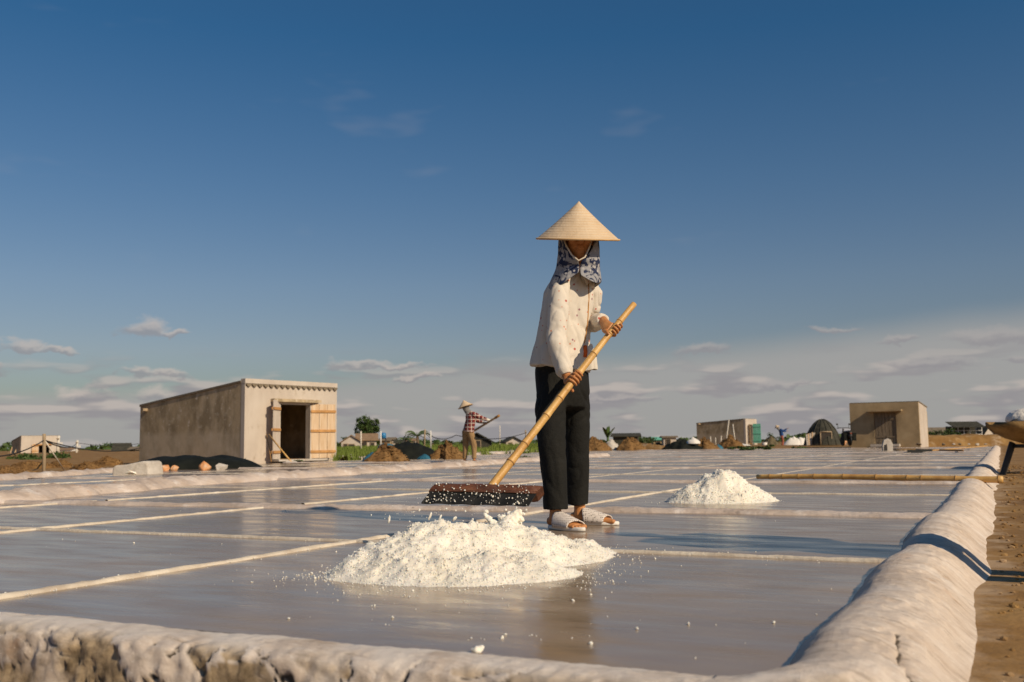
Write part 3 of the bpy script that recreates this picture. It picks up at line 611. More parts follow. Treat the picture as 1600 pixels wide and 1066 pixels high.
def scatter_salt():
    mb = MB()
    for (px, py, n, sx, sy) in ((600, 930, 60, 90, 22), (480, 905, 40, 26, 9), (760, 996, 16, 30, 3), (860, 905, 40, 60, 16), (700, 960, 22, 110, 26), (1150, 880, 26, 190, 8), (420, 800, 14, 60, 3), (250, 850, 18, 160, 20), (900, 950, 18, 130, 26), (1340, 940, 26, 50, 30), (1230, 806, 12, 80, 4), (1380, 754, 8, 60, 2), (850, 1000, 16, 180, 18), (1000, 868, 30, 120, 3), (330, 900, 12, 80, 12)):
        for _ in range(int(n*.6)):
            x, y = rnd.gauss(px, sx), rnd.gauss(py, sy)
            if y < 735 or y > 1045 or x > 1420: continue
            g = G(x, y); r = rnd.choice((.0012, .0016, .002, .0026, .0045))
            uu, vv = g.dot(LV), g.dot(DV)
            if uu > -.42 or vv < 1.9: continue
            crumb(mb, g+Vector((0, 0, r*.5)), r)
    for k_ in range(500):   # grit along the thin ridges
        if rnd.random() < .5: u, v = rnd.uniform(-5, -.4), 3.70+rnd.gauss(0, .035)
        else: u, v = -2.58+rnd.gauss(0, .035), rnd.uniform(1.9, 5.8)
        r = rnd.uniform(.001, .003); crumb(mb, uv(u, v, .004), r)
    tag(mb.build('scattered_salt_grains', M['salt'], recalc=False), 'white salt grains strewn over the wet pans', 'salt', kind='stuff')
    mb = MB()
    for (px, py, Y, r, el) in ((608, 812, 4.3, .011, 2.4), (672, 806, 4.1, .014, 1.5), (688, 808, 4.1, .012, 1.2), (710, 811, 4.1, .010, 1), (697, 795, 4.4, .006, 1), (655, 797, 4.4, .006, 1), (712, 798, 4.4, .005, 1), (727, 799, 4.4, .005, 1), (760, 800, 4.2, .012, 1), (806, 796, 4.1, .010, 1.5), (817, 803, 4.1, .012, 1), (790, 797, 4.1, .007, 1), (580, 805, 4.4, .005, 1), (803, 788, 4.3, .006, 1), (766, 810, 4.0, .012, 1), (780, 808, 4.0, .013, 1), (822, 797, 4.1, .005, 1), (640, 815, 4.2, .004, 1)):
        c = P(px, py, Y); b0 = len(mb.v); crumb(mb, c, r, 1)
        if el > 1: mb.v[b0:] = [((v_[0]-c.x)*.6+(v_[2]-c.z)*.4+c.x, v_[1], (v_[2]-c.z)*el+c.z) for v_ in mb.v[b0:]]
    for _ in range(90):
        px = rnd.uniform(600, 830); c = P(px, rnd.uniform(778, 815), rnd.uniform(4.0, 4.6)); crumb(mb, c, rnd.uniform(.001, .0032), 1)
    tag(mb.build('airborne_salt_crumbs', M['salt'], recalc=False), 'salt crumbs flung up between the rake head and the heap', 'salt', kind='stuff')
scatter_salt()

# ------------------------------------------------------------------ people
Z3 = Vector((0, 0, 1))
def frame_rot(fwd, up=Z3):
    """matrix whose columns are right, forward, up"""
    f = Vector(fwd).normalized(); r = f.cross(up).normalized(); u = r.cross(f); return Matrix((r, f, u)).transposed()
def hand_on_bar(mb, wrist, grip, axis, rbar, flip=1, s=1.0):
    """palm and five fingers closed round a bar of radius rbar through grip"""
    a = Vector(axis).normalized(); w = Vector(wrist)-Vector(grip); w = (w-a*w.dot(a)).normalized(); b = a.cross(w)*flip; g = Vector(grip)
    rr = rbar+.0065*s
    pc = g+w*(rbar+.014*s)-b*.006*s
    mb.tube([Vector(wrist), lerp(Vector(wrist), pc+w*.025*s, .5), pc+w*.022*s, pc, pc-w*.004*s+b*.012*s], [(.021*s, .019*s), (.026*s, .018*s), (.036*s, .0165*s), (.037*s, .014*s), (.03*s, .008*s)], 12, side=a)
    for i, (off, ln, fr) in enumerate(((-.030, 215, .0076), (-.0095, 235, .0082), (.0105, 225, .0080), (.029, 195, .0068))):
        pts = [g+a*(off*s)+w*(rbar+.022*s)+b*.004*s]; n = 9
        for k in range(n+1):
            q = R(28+(ln-28)*k/n); pts.append(g+a*(off*s*(1+.05*math.sin(q)))+(w*math.cos(q)+b*math.sin(q))*rr)
        rad = [fr*s*1.12]+[fr*s*(1.1 if k in (1, 4, 7) else 1.0)*(1-.22*k/n) for k in range(n+1)]
        mb.tube(pts, rad, 10); mb.ell(pts[-1], (rad[-1],)*3, None, 8, 6)
    pts = [g+a*(-.034*s)+w*(rbar+.026*s)-b*.012*s]
    for k in range(7):
        q = R(-(35+95*k/6)); pts.append(g+a*((-.040-.004*k)*s)+(w*math.cos(q)+b*math.sin(q))*(rr+.003*s))
    rad = [.0125*s, .0115*s, .010*s, .0095*s, .0098*s, .009*s, .008*s, .0068*s]
    mb.tube(pts, rad, 10); mb.ell(pts[-1], (rad[-1],)*3, None, 8, 6)
def head_mesh(mb, c, fwd, h=.215):
    """skull, jaw, brow, eyes, nose, lips, ears; c = middle of the head, h = its height"""
    Rm = frame_rot(fwd); k = h/.215; c = Vector(c)
    def e(x, y, z, r, rot=None): mb.ell(c+Rm@(Vector((x, y, z))*k), tuple(q*k for q in r), Rm if rot is None else Rm@rot, 14, 10)
    e(0, -.012, .025, (.074, .092, .083)); e(0, .018, -.03, (.060, .066, .070)); e(0, .040, -.072, (.034, .036, .032))      # skull, face, chin
    e(0, .076, .018, (.045, .016, .012))                                                                                    # brow
    for s in (-1, 1):
        e(.031*s, .074, .000, (.013, .010, .009)); e(.036*s, .064, -.022, (.022, .020, .020)); e(.075*s, -.008, -.008, (.010, .020, .032))
        e(.010*s, .090, -.030, (.009, .010, .007))
    mb.tube([c+Rm@(Vector(p)*k) for p in ((0, .078, .008), (0, .090, -.010), (0, .102, -.026), (0, .090, -.034))], [.007*k, .009*k, .012*k, .009*k], 10)
    for z, r in ((-.050, .0062), (-.060, .0075)):
        mb.tube([c+Rm@(Vector(p)*k) for p in ((-.025, .070, z), (-.010, .0835, z+.001), (.010, .0835, z+.001), (.025, .070, z))], [r*.5*k, r*k, r*k, r*.5*k], 8)
def hat_parts(root, apex, rim, tilt_axis_pt, r, mat=None, n=72, strap=None):
    """conical leaf hat with its rim hoop; apex/rim = world points of tip and rim centre"""
    ax = (Vector(apex)-Vector(rim)); hgt = ax.length; ax.normalize(); s = Vector((1, 0, 0)); s = (s-ax*s.dot(ax)).normalized(); t = ax.cross(s)
    mb = MB(); prof = [(0.0, 1.0), (.025, .975), (.06, .935)]+[(q, 1-q-.022*math.sin(math.pi*q)*1.0) for q in [.1+.9*i/16 for i in range(17)]]
    def ring(q, z, wob): return [Vector(rim)+ax*(z*hgt)+(s*math.cos(2*math.pi*j/n)+t*math.sin(2*math.pi*j/n))*(q*r*(1+wob*noise.noise(Vector((j*.9, q*3, 1))))) for j in range(n)]
    out = [p for q, z in prof for p in ring(max(q, .004), z, .004)]; inn = [p-ax*.006 for q, z in prof for p in ring(max(q-.012, .002), z, 0)]
    k = len(prof)
    f1 = [(i*n+j, i*n+(j+1) % n, (i+1)*n+(j+1) % n, (i+1)*n+j) for i in range(k-1) for j in range(n)]
    o = k*n; f2 = [tuple(o+x for x in reversed(f)) for f in f1]; f3 = [((k-1)*n+j, (k-1)*n+(j+1) % n, o+(k-1)*n+(j+1) % n, o+(k-1)*n+j) for j in range(n)]
    hat = MB().add(out+inn, f1+f2+f3+[tuple(range(n)), tuple(o+x for x in range(n))]).build('conical_hat', mat or M['hat'], root, smooth=False)
    loc = Vector(root.location)
    rb = MB(); rp = ring(1.0, 0.0, 0); rb.tube(rp+[rp[0]], r*.022, 8, cap=False); ro = rb.build('rim', M['hatrim'], None, True); me = ro.data; me.transform(Matrix.Translation(-loc)); ro.parent = hat
    for i in range(1, 13):     # the sewn hoops that show through the leaf
        q = .1+.9*i/13; hb = MB(); rp = [p-ax*.0008 for p in ring(q, 1-q-.022*math.sin(math.pi*q), 0)]; hb.tube(rp+[rp[0]], r*.0062, 6, cap=False)
        ho = hb.build('hoop', M['hatrim'], None, True); ho.data.transform(Matrix.Translation(-loc)); ho.parent = hat
    return hat
def cloth(amp, f, seed):
    """calm surface with thin drag creases, mostly running down the cloth"""
    def fn(c, n):
        w = noise.noise(Vector((c.x*f*.45, c.y*f*.45, c.z*f*.45+seed)))
        lo = noise.noise(Vector((c.x*f*.8, c.y*f*.8, c.z*f*.35+seed+3)))
        g1 = noise.noise(Vector((c.x*f+c.z*f*.35+w, c.y*f, c.z*f*.32+seed+31))); g2 = noise.noise(Vector((c.x*f*1.5-c.z*f*.6, c.y*f*1.5, c.z*f*.9+seed+57)))
        k1 = max(0, 1-abs(g1)*3.2)**2*max(0, .5+w); k2 = max(0, 1-abs(g2)*3.6)**2*max(0, .35-w)
        return c+n*(amp*(.55*lo-.95*k1-.7*k2))
    return fn

# ---- the woman raking in the middle
def main_worker():
    base = (G(875, 827)+G(925, 818))/2
    t = thing('person', 'worker in conical hat, floral scarf and dotted cream shirt raking salt in the middle', 'person', base)
    F = Vector((.60, -.80, 0)); SR = Vector((-.80, -.60, 0))       # the way she faces; towards her right hand
    top, bot = P(991, 475, 4.98), P(769, 757, 4.55); HA = (top-bot).normalized()
    def on_handle(px): return lerp(P(991, 475, 4.98), P(769, 757, 4.55), (991-px)/222)
    gr, gl = on_handle(893), on_handle(958)
    J = dict(pel=P(880, 590, 5.14), chest=P(893, 480, 5.12), neck=P(901, 424, 5.10), head=P(903, 372, 5.03),
             rs=P(875, 459, 5.01), re=P(868, 534, 4.93), rw=P(885, 588, 4.855), ls=P(925, 458, 5.21), le=P(917, 510, 5.26), lw=P(942, 499, 5.06),
             rh=P(862, 610, 5.06), rk=P(866, 706, 4.98), ra=P(868, 803, 4.98), lh=P(898, 610, 5.20), lk=P(900, 706, 5.22), la=P(906, 797, 5.24))
    # body: one continuous skin
    b = MB(); hf = Vector((.10, -1, -.10)).normalized()
    head_mesh(b, J['head'], hf, .215)
    b.tube([J['head']+Vector((0, .01, -.03)), J['neck'], J['chest']], [.048, .052, .06], 14)
    b.tube([J['neck']+Vector((0, 0, -.02)), J['chest'], lerp(J['chest'], J['pel'], .5), J['pel'], J['pel']+Vector((0, 0, -.06))], [(.05, .045), (.10, .065), (.09, .06), (.10, .065), (.08, .06)], 16, side=SR)
    for s, ss, ee, ww in (('r', 'rs', 're', 'rw'), ('l', 'ls', 'le', 'lw')):
        b.tube([J['chest']+(J[ss]-J['chest'])*.5, J[ss], lerp(J[ss], J[ee], .5), J[ee], lerp(J[ee], J[ww], .35), J[ww]], [.04, .04, .036, .031, .031, .021], 12)
    hand_on_bar(b, J['rw'], gr, HA, .0176, 1, .97); hand_on_bar(b, J['lw'], gl, HA, .0160, -1, .97)
    fd = {'r': Vector((.62, -.78, 0)).normalized(), 'l': Vector((.93, -.36, 0)).normalized()}
    for s in 'rl':
        b.tube([J[s+'h']+Vector((0, 0, .05)), J[s+'h'], lerp(J[s+'h'], J[s+'k'], .5), J[s+'k'], lerp(J[s+'k'], J[s+'a'], .3), lerp(J[s+'k'], J[s+'a'], .8), J[s+'a']], [.035, .045, .042, .036, .038, .029, .03], 12)
        an = J[s+'a']; d = fd[s]; sd = d.cross(Z3)
        heel = Vector((an.x, an.y, .035))-d*.03
        b.tube([heel-d*.015, heel+d*.03+Z3*.01, heel+d*.09+Z3*.005, heel+d*.15-Z3*.008, heel+d*.19-Z3*.012], [(.022, .022), (.030, .034), (.034, .030), (.038, .018), (.034, .012)], 12, side=sd)
        b.tube([an, Vector((an.x, an.y, .05))], [.031, .034], 12)
        for i, (o, l, r_) in enumerate(((-.026, .215, .0125), (-.008, .218, .0090), (.007, .212, .0085), (.020, .204, .0080), (.031, .192, .0075))):
            o = o if s == 'l' else -o
            q = heel+sd*(-o)+Z3*-.014; b.tube([q+d*.15, q+d*(l-.012), q+d*(l-.004)], [r_*1.1, r_, r_*.8], 8); b.ell(q+d*(l-.003), (r_, r_, r_), None, 8, 6)
    me = remesh(b, .0034, 1); link('body', to_local(me, t), M['skin'], t, True)
    # trousers
    b = MB()
    b.tube([P(878, 566, 5.14), P(878, 585, 5.14), P(880, 615, 5.13), P(882, 640, 5.12)], [(.148, .116), (.152, .120), (.152, .118), (.12, .09)], 24, side=SR)
    b.tube([P(866, 588, 5.09), P(861, 606, 5.08), P(859, 640, 5.05), P(863, 700, 5.0), P(866, 750, 4.99), P(868, 797, 4.99)], [(.055, .06), (.074, .080), (.079, .085), (.069, .075), (.064, .071), (.061, .070)], 24, side=SR)
    b.tube([P(892, 588, 5.18), P(897, 606, 5.20), P(899, 640, 5.22), P(900, 700, 5.23), P(901, 750, 5.24), P(901, 789, 5.25)], [(.055, .06), (.070, .080), (.075, .085), (.066, .075), (.061, .069), (.058, .068)], 24, side=SR)
    me = remesh(b, .0065, 2, cloth(.011, 10, 3), 3); link('trousers', to_local(me, t), M['trouser'], t, True)
    # shirt: torso, tail and both sleeves
    b = MB()
    b.tube([P(901, 419, 5.10), P(899, 430, 5.11), P(895, 444, 5.12), P(889, 466, 5.13), P(884, 500, 5.13), P(880, 535, 5.13), P(878, 560, 5.13), P(876, 578, 5.13)],
           [(.058, .055), (.092, .070), (.130, .090), (.152, .106), (.160, .112), (.164, .118), (.171, .126), (.176, .132)], 28, side=SR)
    b.tube([P(915, 540, 5.12), P(922, 560, 5.10), P(925, 580, 5.10)], [(.05, .04), (.045, .034), (.040, .030)], 16, side=SR)
    me = remesh(b, .0055, 3, cloth(.016, 10, 9), 4); sh = link('shirt', to_local(me, t), M['shirt'], t, True)
    b = MB()
    b.tube([P(884, 440, 5.06), J['rs'], lerp(J['rs'], J['re'], .4), lerp(J['rs'], J['re'], .85), J['re']+Vector((.006, -.01, -.012)), lerp(J['re'], J['rw'], .35), lerp(J['re'], J['rw'], .7), lerp(J['re'], J['rw'], .86), J['rw']+(gr-J['rw'])*.05],
           [.042, .052, .055, .056, .056, .051, .048, .049, .034], 18)
    link('sleeve', to_local(remesh(b, .005, 2, cloth(.012, 13, 4), 4), t), M['shirt'], sh, True)
    b = MB()
    b.tube([P(915, 441, 5.16), J['ls'], lerp(J['ls'], J['le'], .5), J['le'], lerp(J['le'], J['lw'], .45), J['lw']+(gl-J['lw'])*.05], [.050, .058, .056, .054, .047, .037], 18)
    link('sleeve', to_local(remesh(b, .005, 2, cloth(.011, 16, 14), 3), t), M['shirt'], sh, True)
    cf = lambda p0, p1, r0: MB().tube([lerp(p0, p1, -.05), lerp(p0, p1, .10)], [r0, r0*.99], 22)
    # collar, placket, undershirt at the open front
    def strip(name, mat, pts, w, d, parent, n=10):
        pts = [Vector(p) for p in pts]; mb = MB(); mb.tube(pts, [(w, d)]*len(pts), n, side=Vector((1, 0, 0))); o = mb.build(name, mat, None, True); o.data.transform(Matrix.Translation(-Vector(t.location))); o.parent = parent; return o
    dg = bpy.context.evaluated_depsgraph_get(); dg.update()
    def surf(px, py, lift=.004):
        """point on the shirt front met by a line through the photo pixel"""
        for k in range(14):          # step inwards until the line meets the cloth
            d = (P(px-k*1.5, py, 6)-CO).normalized(); hit, loc, nor, _ = sh.ray_cast(CO-Vector(t.location), d)
            if hit: return loc+Vector(t.location)-d*lift
        return P(px, py, 5.0)
    strip('placket', M['batten'], [surf(x, y, .002) for x, y in ((919, 437), (920, 455), (920, 470), (919, 490), (918, 505), (916, 520), (913, 536))], .0035, .003, sh, 8)
    for poly in (((884, 437), (903, 429), (905, 437), (889, 449)), ((908, 424), (914, 430), (922, 440), (917, 446), (908, 434))):
        pts = [surf(x, y, .014) for x, y in poly]; mb = MB().prism(pts, (0, .004, 0)); o = mb.build('collar', M['shirt'], None); o.data.transform(Matrix.Translation(-Vector(t.location))); o.parent = sh
    strip('undershirt', M['orange'], [surf(914, 540, .004), surf(915, 550, .004), surf(914, 558, .004)], .010, .006, sh, 10)
    # scarf: a hood open at the face, gathered under the chin, spread over the shoulders
    hc = J['head']; rows = []; nj = 40
    spec = [(332, .060, .075, 100), (345, .088, .098, 72), (360, .098, .104, 60), (378, .1035, .104, 52), (395, .105, .102, 38), (406, .107, .100, 18), (413, .109, .097, 3), (421, .108, .094, .6), (430, .111, .100, .6), (438, .115, .107, .8), (446, .118, .112, 1.5)]
    for (py, ax_, ay_, op) in spec:
        c = P(904, py, 5.05 if py < 415 else 5.07); row = []
        for j in range(nj+1):
            q = R(op+(360-2*op)*j/nj); fx, fy = math.sin(q), -math.cos(q)
            fold = 1+.030*math.sin(q*9+py*.13)*sstep(370, 430, py)+.055*noise.noise(Vector((q*2.4, py*.05, 4)))+.02*noise.noise(Vector((q*6, py*.02, 9)))
            p = c+Vector((fx*ax_*fold, fy*ay_*fold, 0))
            if py > 415: p.z += .040*sstep(415, 445, py)*max(0, -fy)**6 - .014*sstep(425, 445, py)*math.sin(q*2.5+.6)
            if py > 415: p.x -= .040*sstep(412, 445, py)*max(0, -fx); p.z -= .020*sstep(420, 445, py)*max(0, -fx)
            row.append(p)
        rows.append(row)
    n = nj+1; vs_ = [p for r_ in rows for p in r_]; fs = [(i*n+j, i*n+j+1, (i+1)*n+j+1, (i+1)*n+j) for i in range(len(rows)-1) for j in range(nj)]
    sc = MB().add(vs_, fs).build('scarf', M['scarf'], t, True, recalc=False)
    md = sc.modifiers.new('thickness', 'SOLIDIFY'); md.thickness = .005; md.offset = 0
    md = sc.modifiers.new('soft', 'SUBSURF'); md.levels = md.render_levels = 2
    # chin strap and hat
    mb = MB(); mb.tube([P(880, 372, 5.0), P(885, 384, 4.955), P(893, 398, 4.935), P(904, 407.5, 4.925), P(914, 402, 4.93), P(921, 386, 4.95), P(925, 373, 5.0)], .0042, 8); mb.build('chin_strap', M['rope'], t, True)
    apex, rim = P(904.5, 314.5, 5.015), P(903, 374, 5.055)
    hat_parts(t, apex, rim, None, .2135)
    # clogs
    for s in 'rl':
        an = J[s+'a']; d = fd[s]; sd = d.cross(Z3); o0 = Vector((an.x, an.y, 0))-d*.05
        def outl(k, z, gx=1.0): return [o0+d*(.120+.128*math.cos(q)*gx+.012)+sd*((.047-.006*math.cos(q))*math.sin(q)*k)+Z3*z for q in [2*math.pi*j/28 for j in range(28)]]
        mb = MB(); rings = [outl(.94, .001, .98), outl(1.0, .006), outl(1.0, .016), outl(.93, .020, .97)]
        mb.add([p for r_ in rings for p in r_], [(i*28+j, i*28+(j+1) % 28, (i+1)*28+(j+1) % 28, (i+1)*28+j) for i in range(3) for j in range(28)]+[tuple(range(28)), tuple(84+j for j in range(28))])
        cl = mb.build('clog', M['white'], t, True)
        mb = MB(); na, nb = 14, 16; vs_ = []
        for i in range(na+1):      # the perforated upper arches from instep to open toe
            f = i/na; l = .085+.115*f; hgt = .072-.040*f**1.2; wid = .050-.004*f
            for j in range(nb+1):
                q = math.pi*j/nb; back = -.018*math.sin(q)*(1-f) - .0*f; slant = .012*math.cos(q)*f
                vs_.append(o0+d*(l+back+slant)+sd*(-math.cos(q)*wid)+Z3*(.014+hgt*math.sin(q)**.75))
        mb.add(vs_, [(i*(nb+1)+j, i*(nb+1)+j+1, (i+1)*(nb+1)+j+1, (i+1)*(nb+1)+j) for i in range(na) for j in range(nb)])
        up = mb.build('upper', M['clog'], None, True); up.data.transform(Matrix.Translation(-Vector(t.location))); up.parent = cl
        md = up.modifiers.new('thickness', 'SOLIDIFY'); md.thickness = .005; md.offset = 1
    return HA, top, bot
HA, RT, RB = main_worker()

def bamboo(root, a, b, r0, r1, nodes, name='handle', mat=None, bend=0.0, seg=36):
    """bamboo cane from a to b with swollen dark nodes"""
    a, b = Vector(a), Vector(b); d = (b-a); sd = d.normalized().cross(Z3)
    if sd.length < .01: sd = Vector((1, 0, 0))
    sd.normalize(); pts, rad = [], []
    at = sorted(nodes)
    fs_ = sorted([i/seg for i in range(seg+1)]+[q+e for q in at for e in (-.006, 0, .006) if 0 < q+e < 1])
    for f in fs_:
        p = lerp(a, b, f)+sd*(bend*math.sin(f*9)*.3)+Z3*(bend*math.sin(f*5.1)); r = lerp(r0, r1, f)
        for q in at: r *= 1+.14*math.exp(-((f-q)/.006)**2)
        pts.append(p); rad.append(r)
    o = MB().tube(pts, rad, 14).build(name, mat or M['bamboo'], root, True)
    for q in at:
        p = lerp(a, b, q)+sd*(bend*math.sin(q*9)*.3)+Z3*(bend*math.sin(q*5.1)); r = lerp(r0, r1, q)*1.16; dd = d.normalized()*lerp(r0, r1, q)*.16
        k = MB().tube([p-dd, p+dd], [r, r], 14).build('bamboo_node', M['bamboo_dark'], None, True)
        off = Vector(root.location) if root is not None else Vector((0, 0, 0)); k.data.transform(Matrix.Translation(-off)); k.parent = o
    return o
def main_rake():
    c = P(769, 760, 4.55); t = thing('salt_rake', 'bamboo-handled rake with a wet wooden head gripped by the worker in the middle', 'rake', c)
    bamboo(t, RT, RB+HA*-.03, .0148, .0195, (.11, .185, .30, .405, .54, .63, .77, .86), bend=.006)
    # wooden head board, tilted with its top face towards us
    ax = (P(851, 766, 4.50)-P(664, 762, 4.60)).normalized(); back = Vector((0, 1, -.05)); back = (back-ax*back.dot(ax)).normalized(); up = ax.cross(back).normalized()
    if up.z < 0: up = -up
    Rm = Matrix((ax, back, up)).transposed() @ Matrix.Rotation(R(-24), 3, 'X'); cc = P(760, 770, 4.55)
    mb = MB(); prof = [(-.050, -.020), (.045, -.020), (.052, -.012), (.050, .012), (.040, .020), (-.040, .024), (-.052, .014), (-.054, -.010)]; vs_ = []; nx = 30
    for i in range(nx+1):
        x = -.246+.492*i/nx; k = 1-.12*max(0, (abs(x)-.214)/.033)
        for (y, z) in prof: vs_.append(cc+Rm@Vector((x+(.012*z/.02 if i in (0, nx) else 0), y*k+.004*noise.noise(Vector((x*15, y*40, z*40))), z*k+.003*noise.noise(Vector((x*18, y*30, 7))))))
    n = len(prof); mb.add(vs_, [(i*n+j, i*n+(j+1) % n, (i+1)*n+(j+1) % n, (i+1)*n+j) for i in range(nx) for j in range(n)]+[tuple(range(n)), tuple(nx*n+j for j in range(n))])
    hb = mb.build('head_board', M['rakewood'], t, False)
    mb = MB(); vs_ = []; nx = 40                                     # rubber scraping blade under it
    for i in range(nx+1):
        x = -.250+.486*i/nx; wv = .004*math.sin(i*.7)
        for (y, z) in ((-.044, -.018), (-.036, -.018), (-.056+wv, -.085), (-.064+wv, -.085)): vs_.append(cc+Rm@Vector((x-(.028 if z < -.05 else 0), y, z)))
    mb.add(vs_, [(i*4+j, i*4+(j+1) % 4, (i+1)*4+(j+1) % 4, (i+1)*4+j) for i in range(nx) for j in range(4)]+[(0, 1, 2, 3), tuple(nx*4+j for j in range(4))])
    mb.build('rubber_blade', M['rubber'], t)
    cb = MB()
    for _ in range(210):
        x = rnd.uniform(-.245, .238); f = rnd.random()
        if f < .55: y, z = -.053-.004*rnd.random()-(.0 if rnd.random() < .5 else .006), rnd.uniform(-.08, -.02); y -= (-.02-z)*.13; x -= .02
        else: y, z = rnd.uniform(-.056, .02), .022 if rnd.random() < .4 else rnd.uniform(-.02, .02); y = -.055 if z < .02 else y
        crumb(cb, cc+Rm@Vector((x, y, z)), rnd.choice((.0015, .002, .003, .0045)), 1)
    tag(cb.build('clinging_salt', M['salt'], t, recalc=False), kind='stuff')
main_rake()

# ---- smaller figures: one builder, own pose and clothes
def figure(name, label, origin, rz, S, J, shirt, trouser, hat=None, feet='bare', hands=None, gl=None, voxel=.009):
    """J: joints in a local frame (x right of view, y away, z up) for a person 1.6 m tall, scaled by S"""
    t = thing(name, label, 'person', origin)
    Rz = Matrix.Rotation(rz, 3, 'Z'); o = Vector(origin); W_ = {k: o+Rz@(Vector(v)*S) for k, v in J.items()}
    SR = (W_['rs']-W_['ls']).normalized(); F = Z3.cross(SR)*1.0; hfw = Rz@Vector(J.get('look', (0, -1, -.1))) if 'look' in J else F
    b = MB(); head_mesh(b, W_['head'], hfw if isinstance(hfw, Vector) else F, .215*S)
    b.tube([W_['head'], W_['neck'], W_['chest']], [.048*S, .05*S, .06*S], 10)
    b.tube([W_['neck'], W_['chest'], W_['pel']], [(.06*S, .05*S), (.115*S, .075*S), (.11*S, .08*S)], 12, side=SR)
    for s in 'rl':
        b.tube([W_['chest'], W_[s+'s'], W_[s+'e'], W_[s+'w']], [.05*S, .045*S, .034*S, .023*S], 10)
        w, e = W_[s+'w'], W_[s+'e']; d = (w-e).normalized(); sd = SR
        b.tube([w-d*.01*S, w+d*.04*S, w+d*.085*S], [(.024*S, .02*S), (.036*S, .018*S), (.030*S, .014*S)], 10, side=sd)
        sd2 = (sd-d*sd.dot(d)).normalized()
        for k in range(4):
            q = w+d*.075*S+sd2*((k-1.5)*.0185*S); cu = d.cross(sd2); b.tube([q, q+d*.035*S+cu*.008*S, q+d*.055*S+cu*.026*S], [.0095*S, .009*S, .0075*S], 8)
        q = w+d*.03*S-sd2*.034*S; b.tube([q, q+d*.03*S-sd2*.015*S, q+d*.05*S-sd2*.012*S], [.012*S, .011*S, .009*S], 8)
        b.tube([W_[s+'h']+Z3*.04*S, W_[s+'h'], W_[s+'k'], W_[s+'a']], [.08*S, .08*S, .05*S, .032*S], 10)
        an = W_[s+'a']; fd = Rz@Vector(J[s+'f']).normalized(); an0 = Vector((an.x, an.y, an.z-.055*S))
        b.tube([an, an0+Z3*.02*S], [.033*S, .034*S], 10)
        b.tube([an0-fd*.05*S+Z3*.028*S, an0+Z3*.035*S, an0+fd*.09*S+Z3*.026*S, an0+fd*.17*S+Z3*.014*S, an0+fd*.19*S+Z3*.012*S], [.022*S, .036*S, (.040*S, .026*S), (.044*S, .014*S), (.03*S, .01*S)], 10, side=fd.cross(Z3))
    link('body', to_local(remesh(b, voxel*.8*S, 1), t), M['skin'], t, True)
    b = MB(); pz = W_['pel']
    b.tube([pz+Z3*.10*S, pz, pz-Z3*.10*S], [(.145*S, .105*S), (.17*S, .13*S), (.13*S, .10*S)], 16, side=SR)
    for s in 'rl':
        a_, k_, n_ = W_[s+'h'], W_[s+'k'], W_[s+'a']
        b.tube([a_+Z3*.05*S, a_, lerp(a_, k_, .5), k_, lerp(k_, n_, .6), lerp(k_, n_, .9)], [.10*S, .105*S, .092*S, .078*S, .066*S, .062*S], 14)
    link('trousers', to_local(remesh(b, voxel*S, 2, cloth(.008*S, 12, 5)), t), trouser, t, True)
    b = MB(); ck, nk = W_['chest'], W_['neck']
    b.tube([nk, lerp(nk, ck, .35), ck, lerp(ck, pz, .5), pz-Z3*.03*S], [(.07*S, .06*S), (.16*S, .10*S), (.185*S, .125*S), (.175*S, .13*S), (.195*S, .145*S)], 18, side=SR)
    for s in 'rl':
        b.tube([lerp(nk, W_[s+'s'], .4), W_[s+'s'], lerp(W_[s+'s'], W_[s+'e'], .5), W_[s+'e'], lerp(W_[s+'e'], W_[s+'w'], .5), lerp(W_[s+'e'], W_[s+'w'], .92)], [.062*S, .072*S, .066*S, .058*S, .05*S, .044*S], 14)
    link('shirt', to_local(remesh(b, voxel*S, 2, cloth(.008*S, 12, 2)), t), shirt, t, True)
    if gl is not None:
        for s in 'rl':
            w, e = W_[s+'w'], W_[s+'e']; d = (w-e).normalized(); mb = MB().tube([w-d*.05*S, w, w+d*.05*S, w+d*.10*S, w+d*.125*S], [.034*S, .036*S, (.05*S, .032*S), (.045*S, .034*S), (.03*S, .024*S)], 12, side=SR)
            mb.build('glove', gl, t, True)
    if hat:
        up = (W_['head']-W_['neck']).normalized()*.4+Z3*.6+Rz@Vector(hat[1]); up.normalize(); rim = W_['head']+up*.035*S+Rz@(Vector(hat[2])*S)
        hat_parts(t, rim+up*.185*S, rim, None, hat[0]*S, n=40)
        # cloth hood under the hat
        b = MB(); c = W_['head']; b.ell(c-F*.012*S, (.092*S, .098*S, .105*S), frame_rot(F), 14, 10); b.tube([c-Z3*.05*S-F*.01*S, nk+Z3*.0*S, nk-Z3*.05*S], [.08*S, .085*S, .12*S], 14)
        link('hood', to_local(remesh(b, voxel*S, 2), t), hat[3], t, True)
    return t, W_
STAND = dict(pel=(0, 0, .86), chest=(0, 0, 1.16), neck=(0, -.01, 1.32), head=(0, -.03, 1.47), rs=(-.17, 0, 1.28), re=(-.22, .02, 1.02), rw=(-.24, -.04, .80), ls=(.17, 0, 1.28), le=(.22, .02, 1.02), lw=(.24, -.04, .80),
             rh=(-.09, 0, .82), rk=(-.10, -.02, .46), ra=(-.11, .0, .07), lh=(.09, 0, .82), lk=(.10, -.02, .46), la=(.11, 0, .07), rf=(-.15, -1, 0), lf=(.15, -1, 0))
def pose(**k): d = dict(STAND); d.update(k); return d

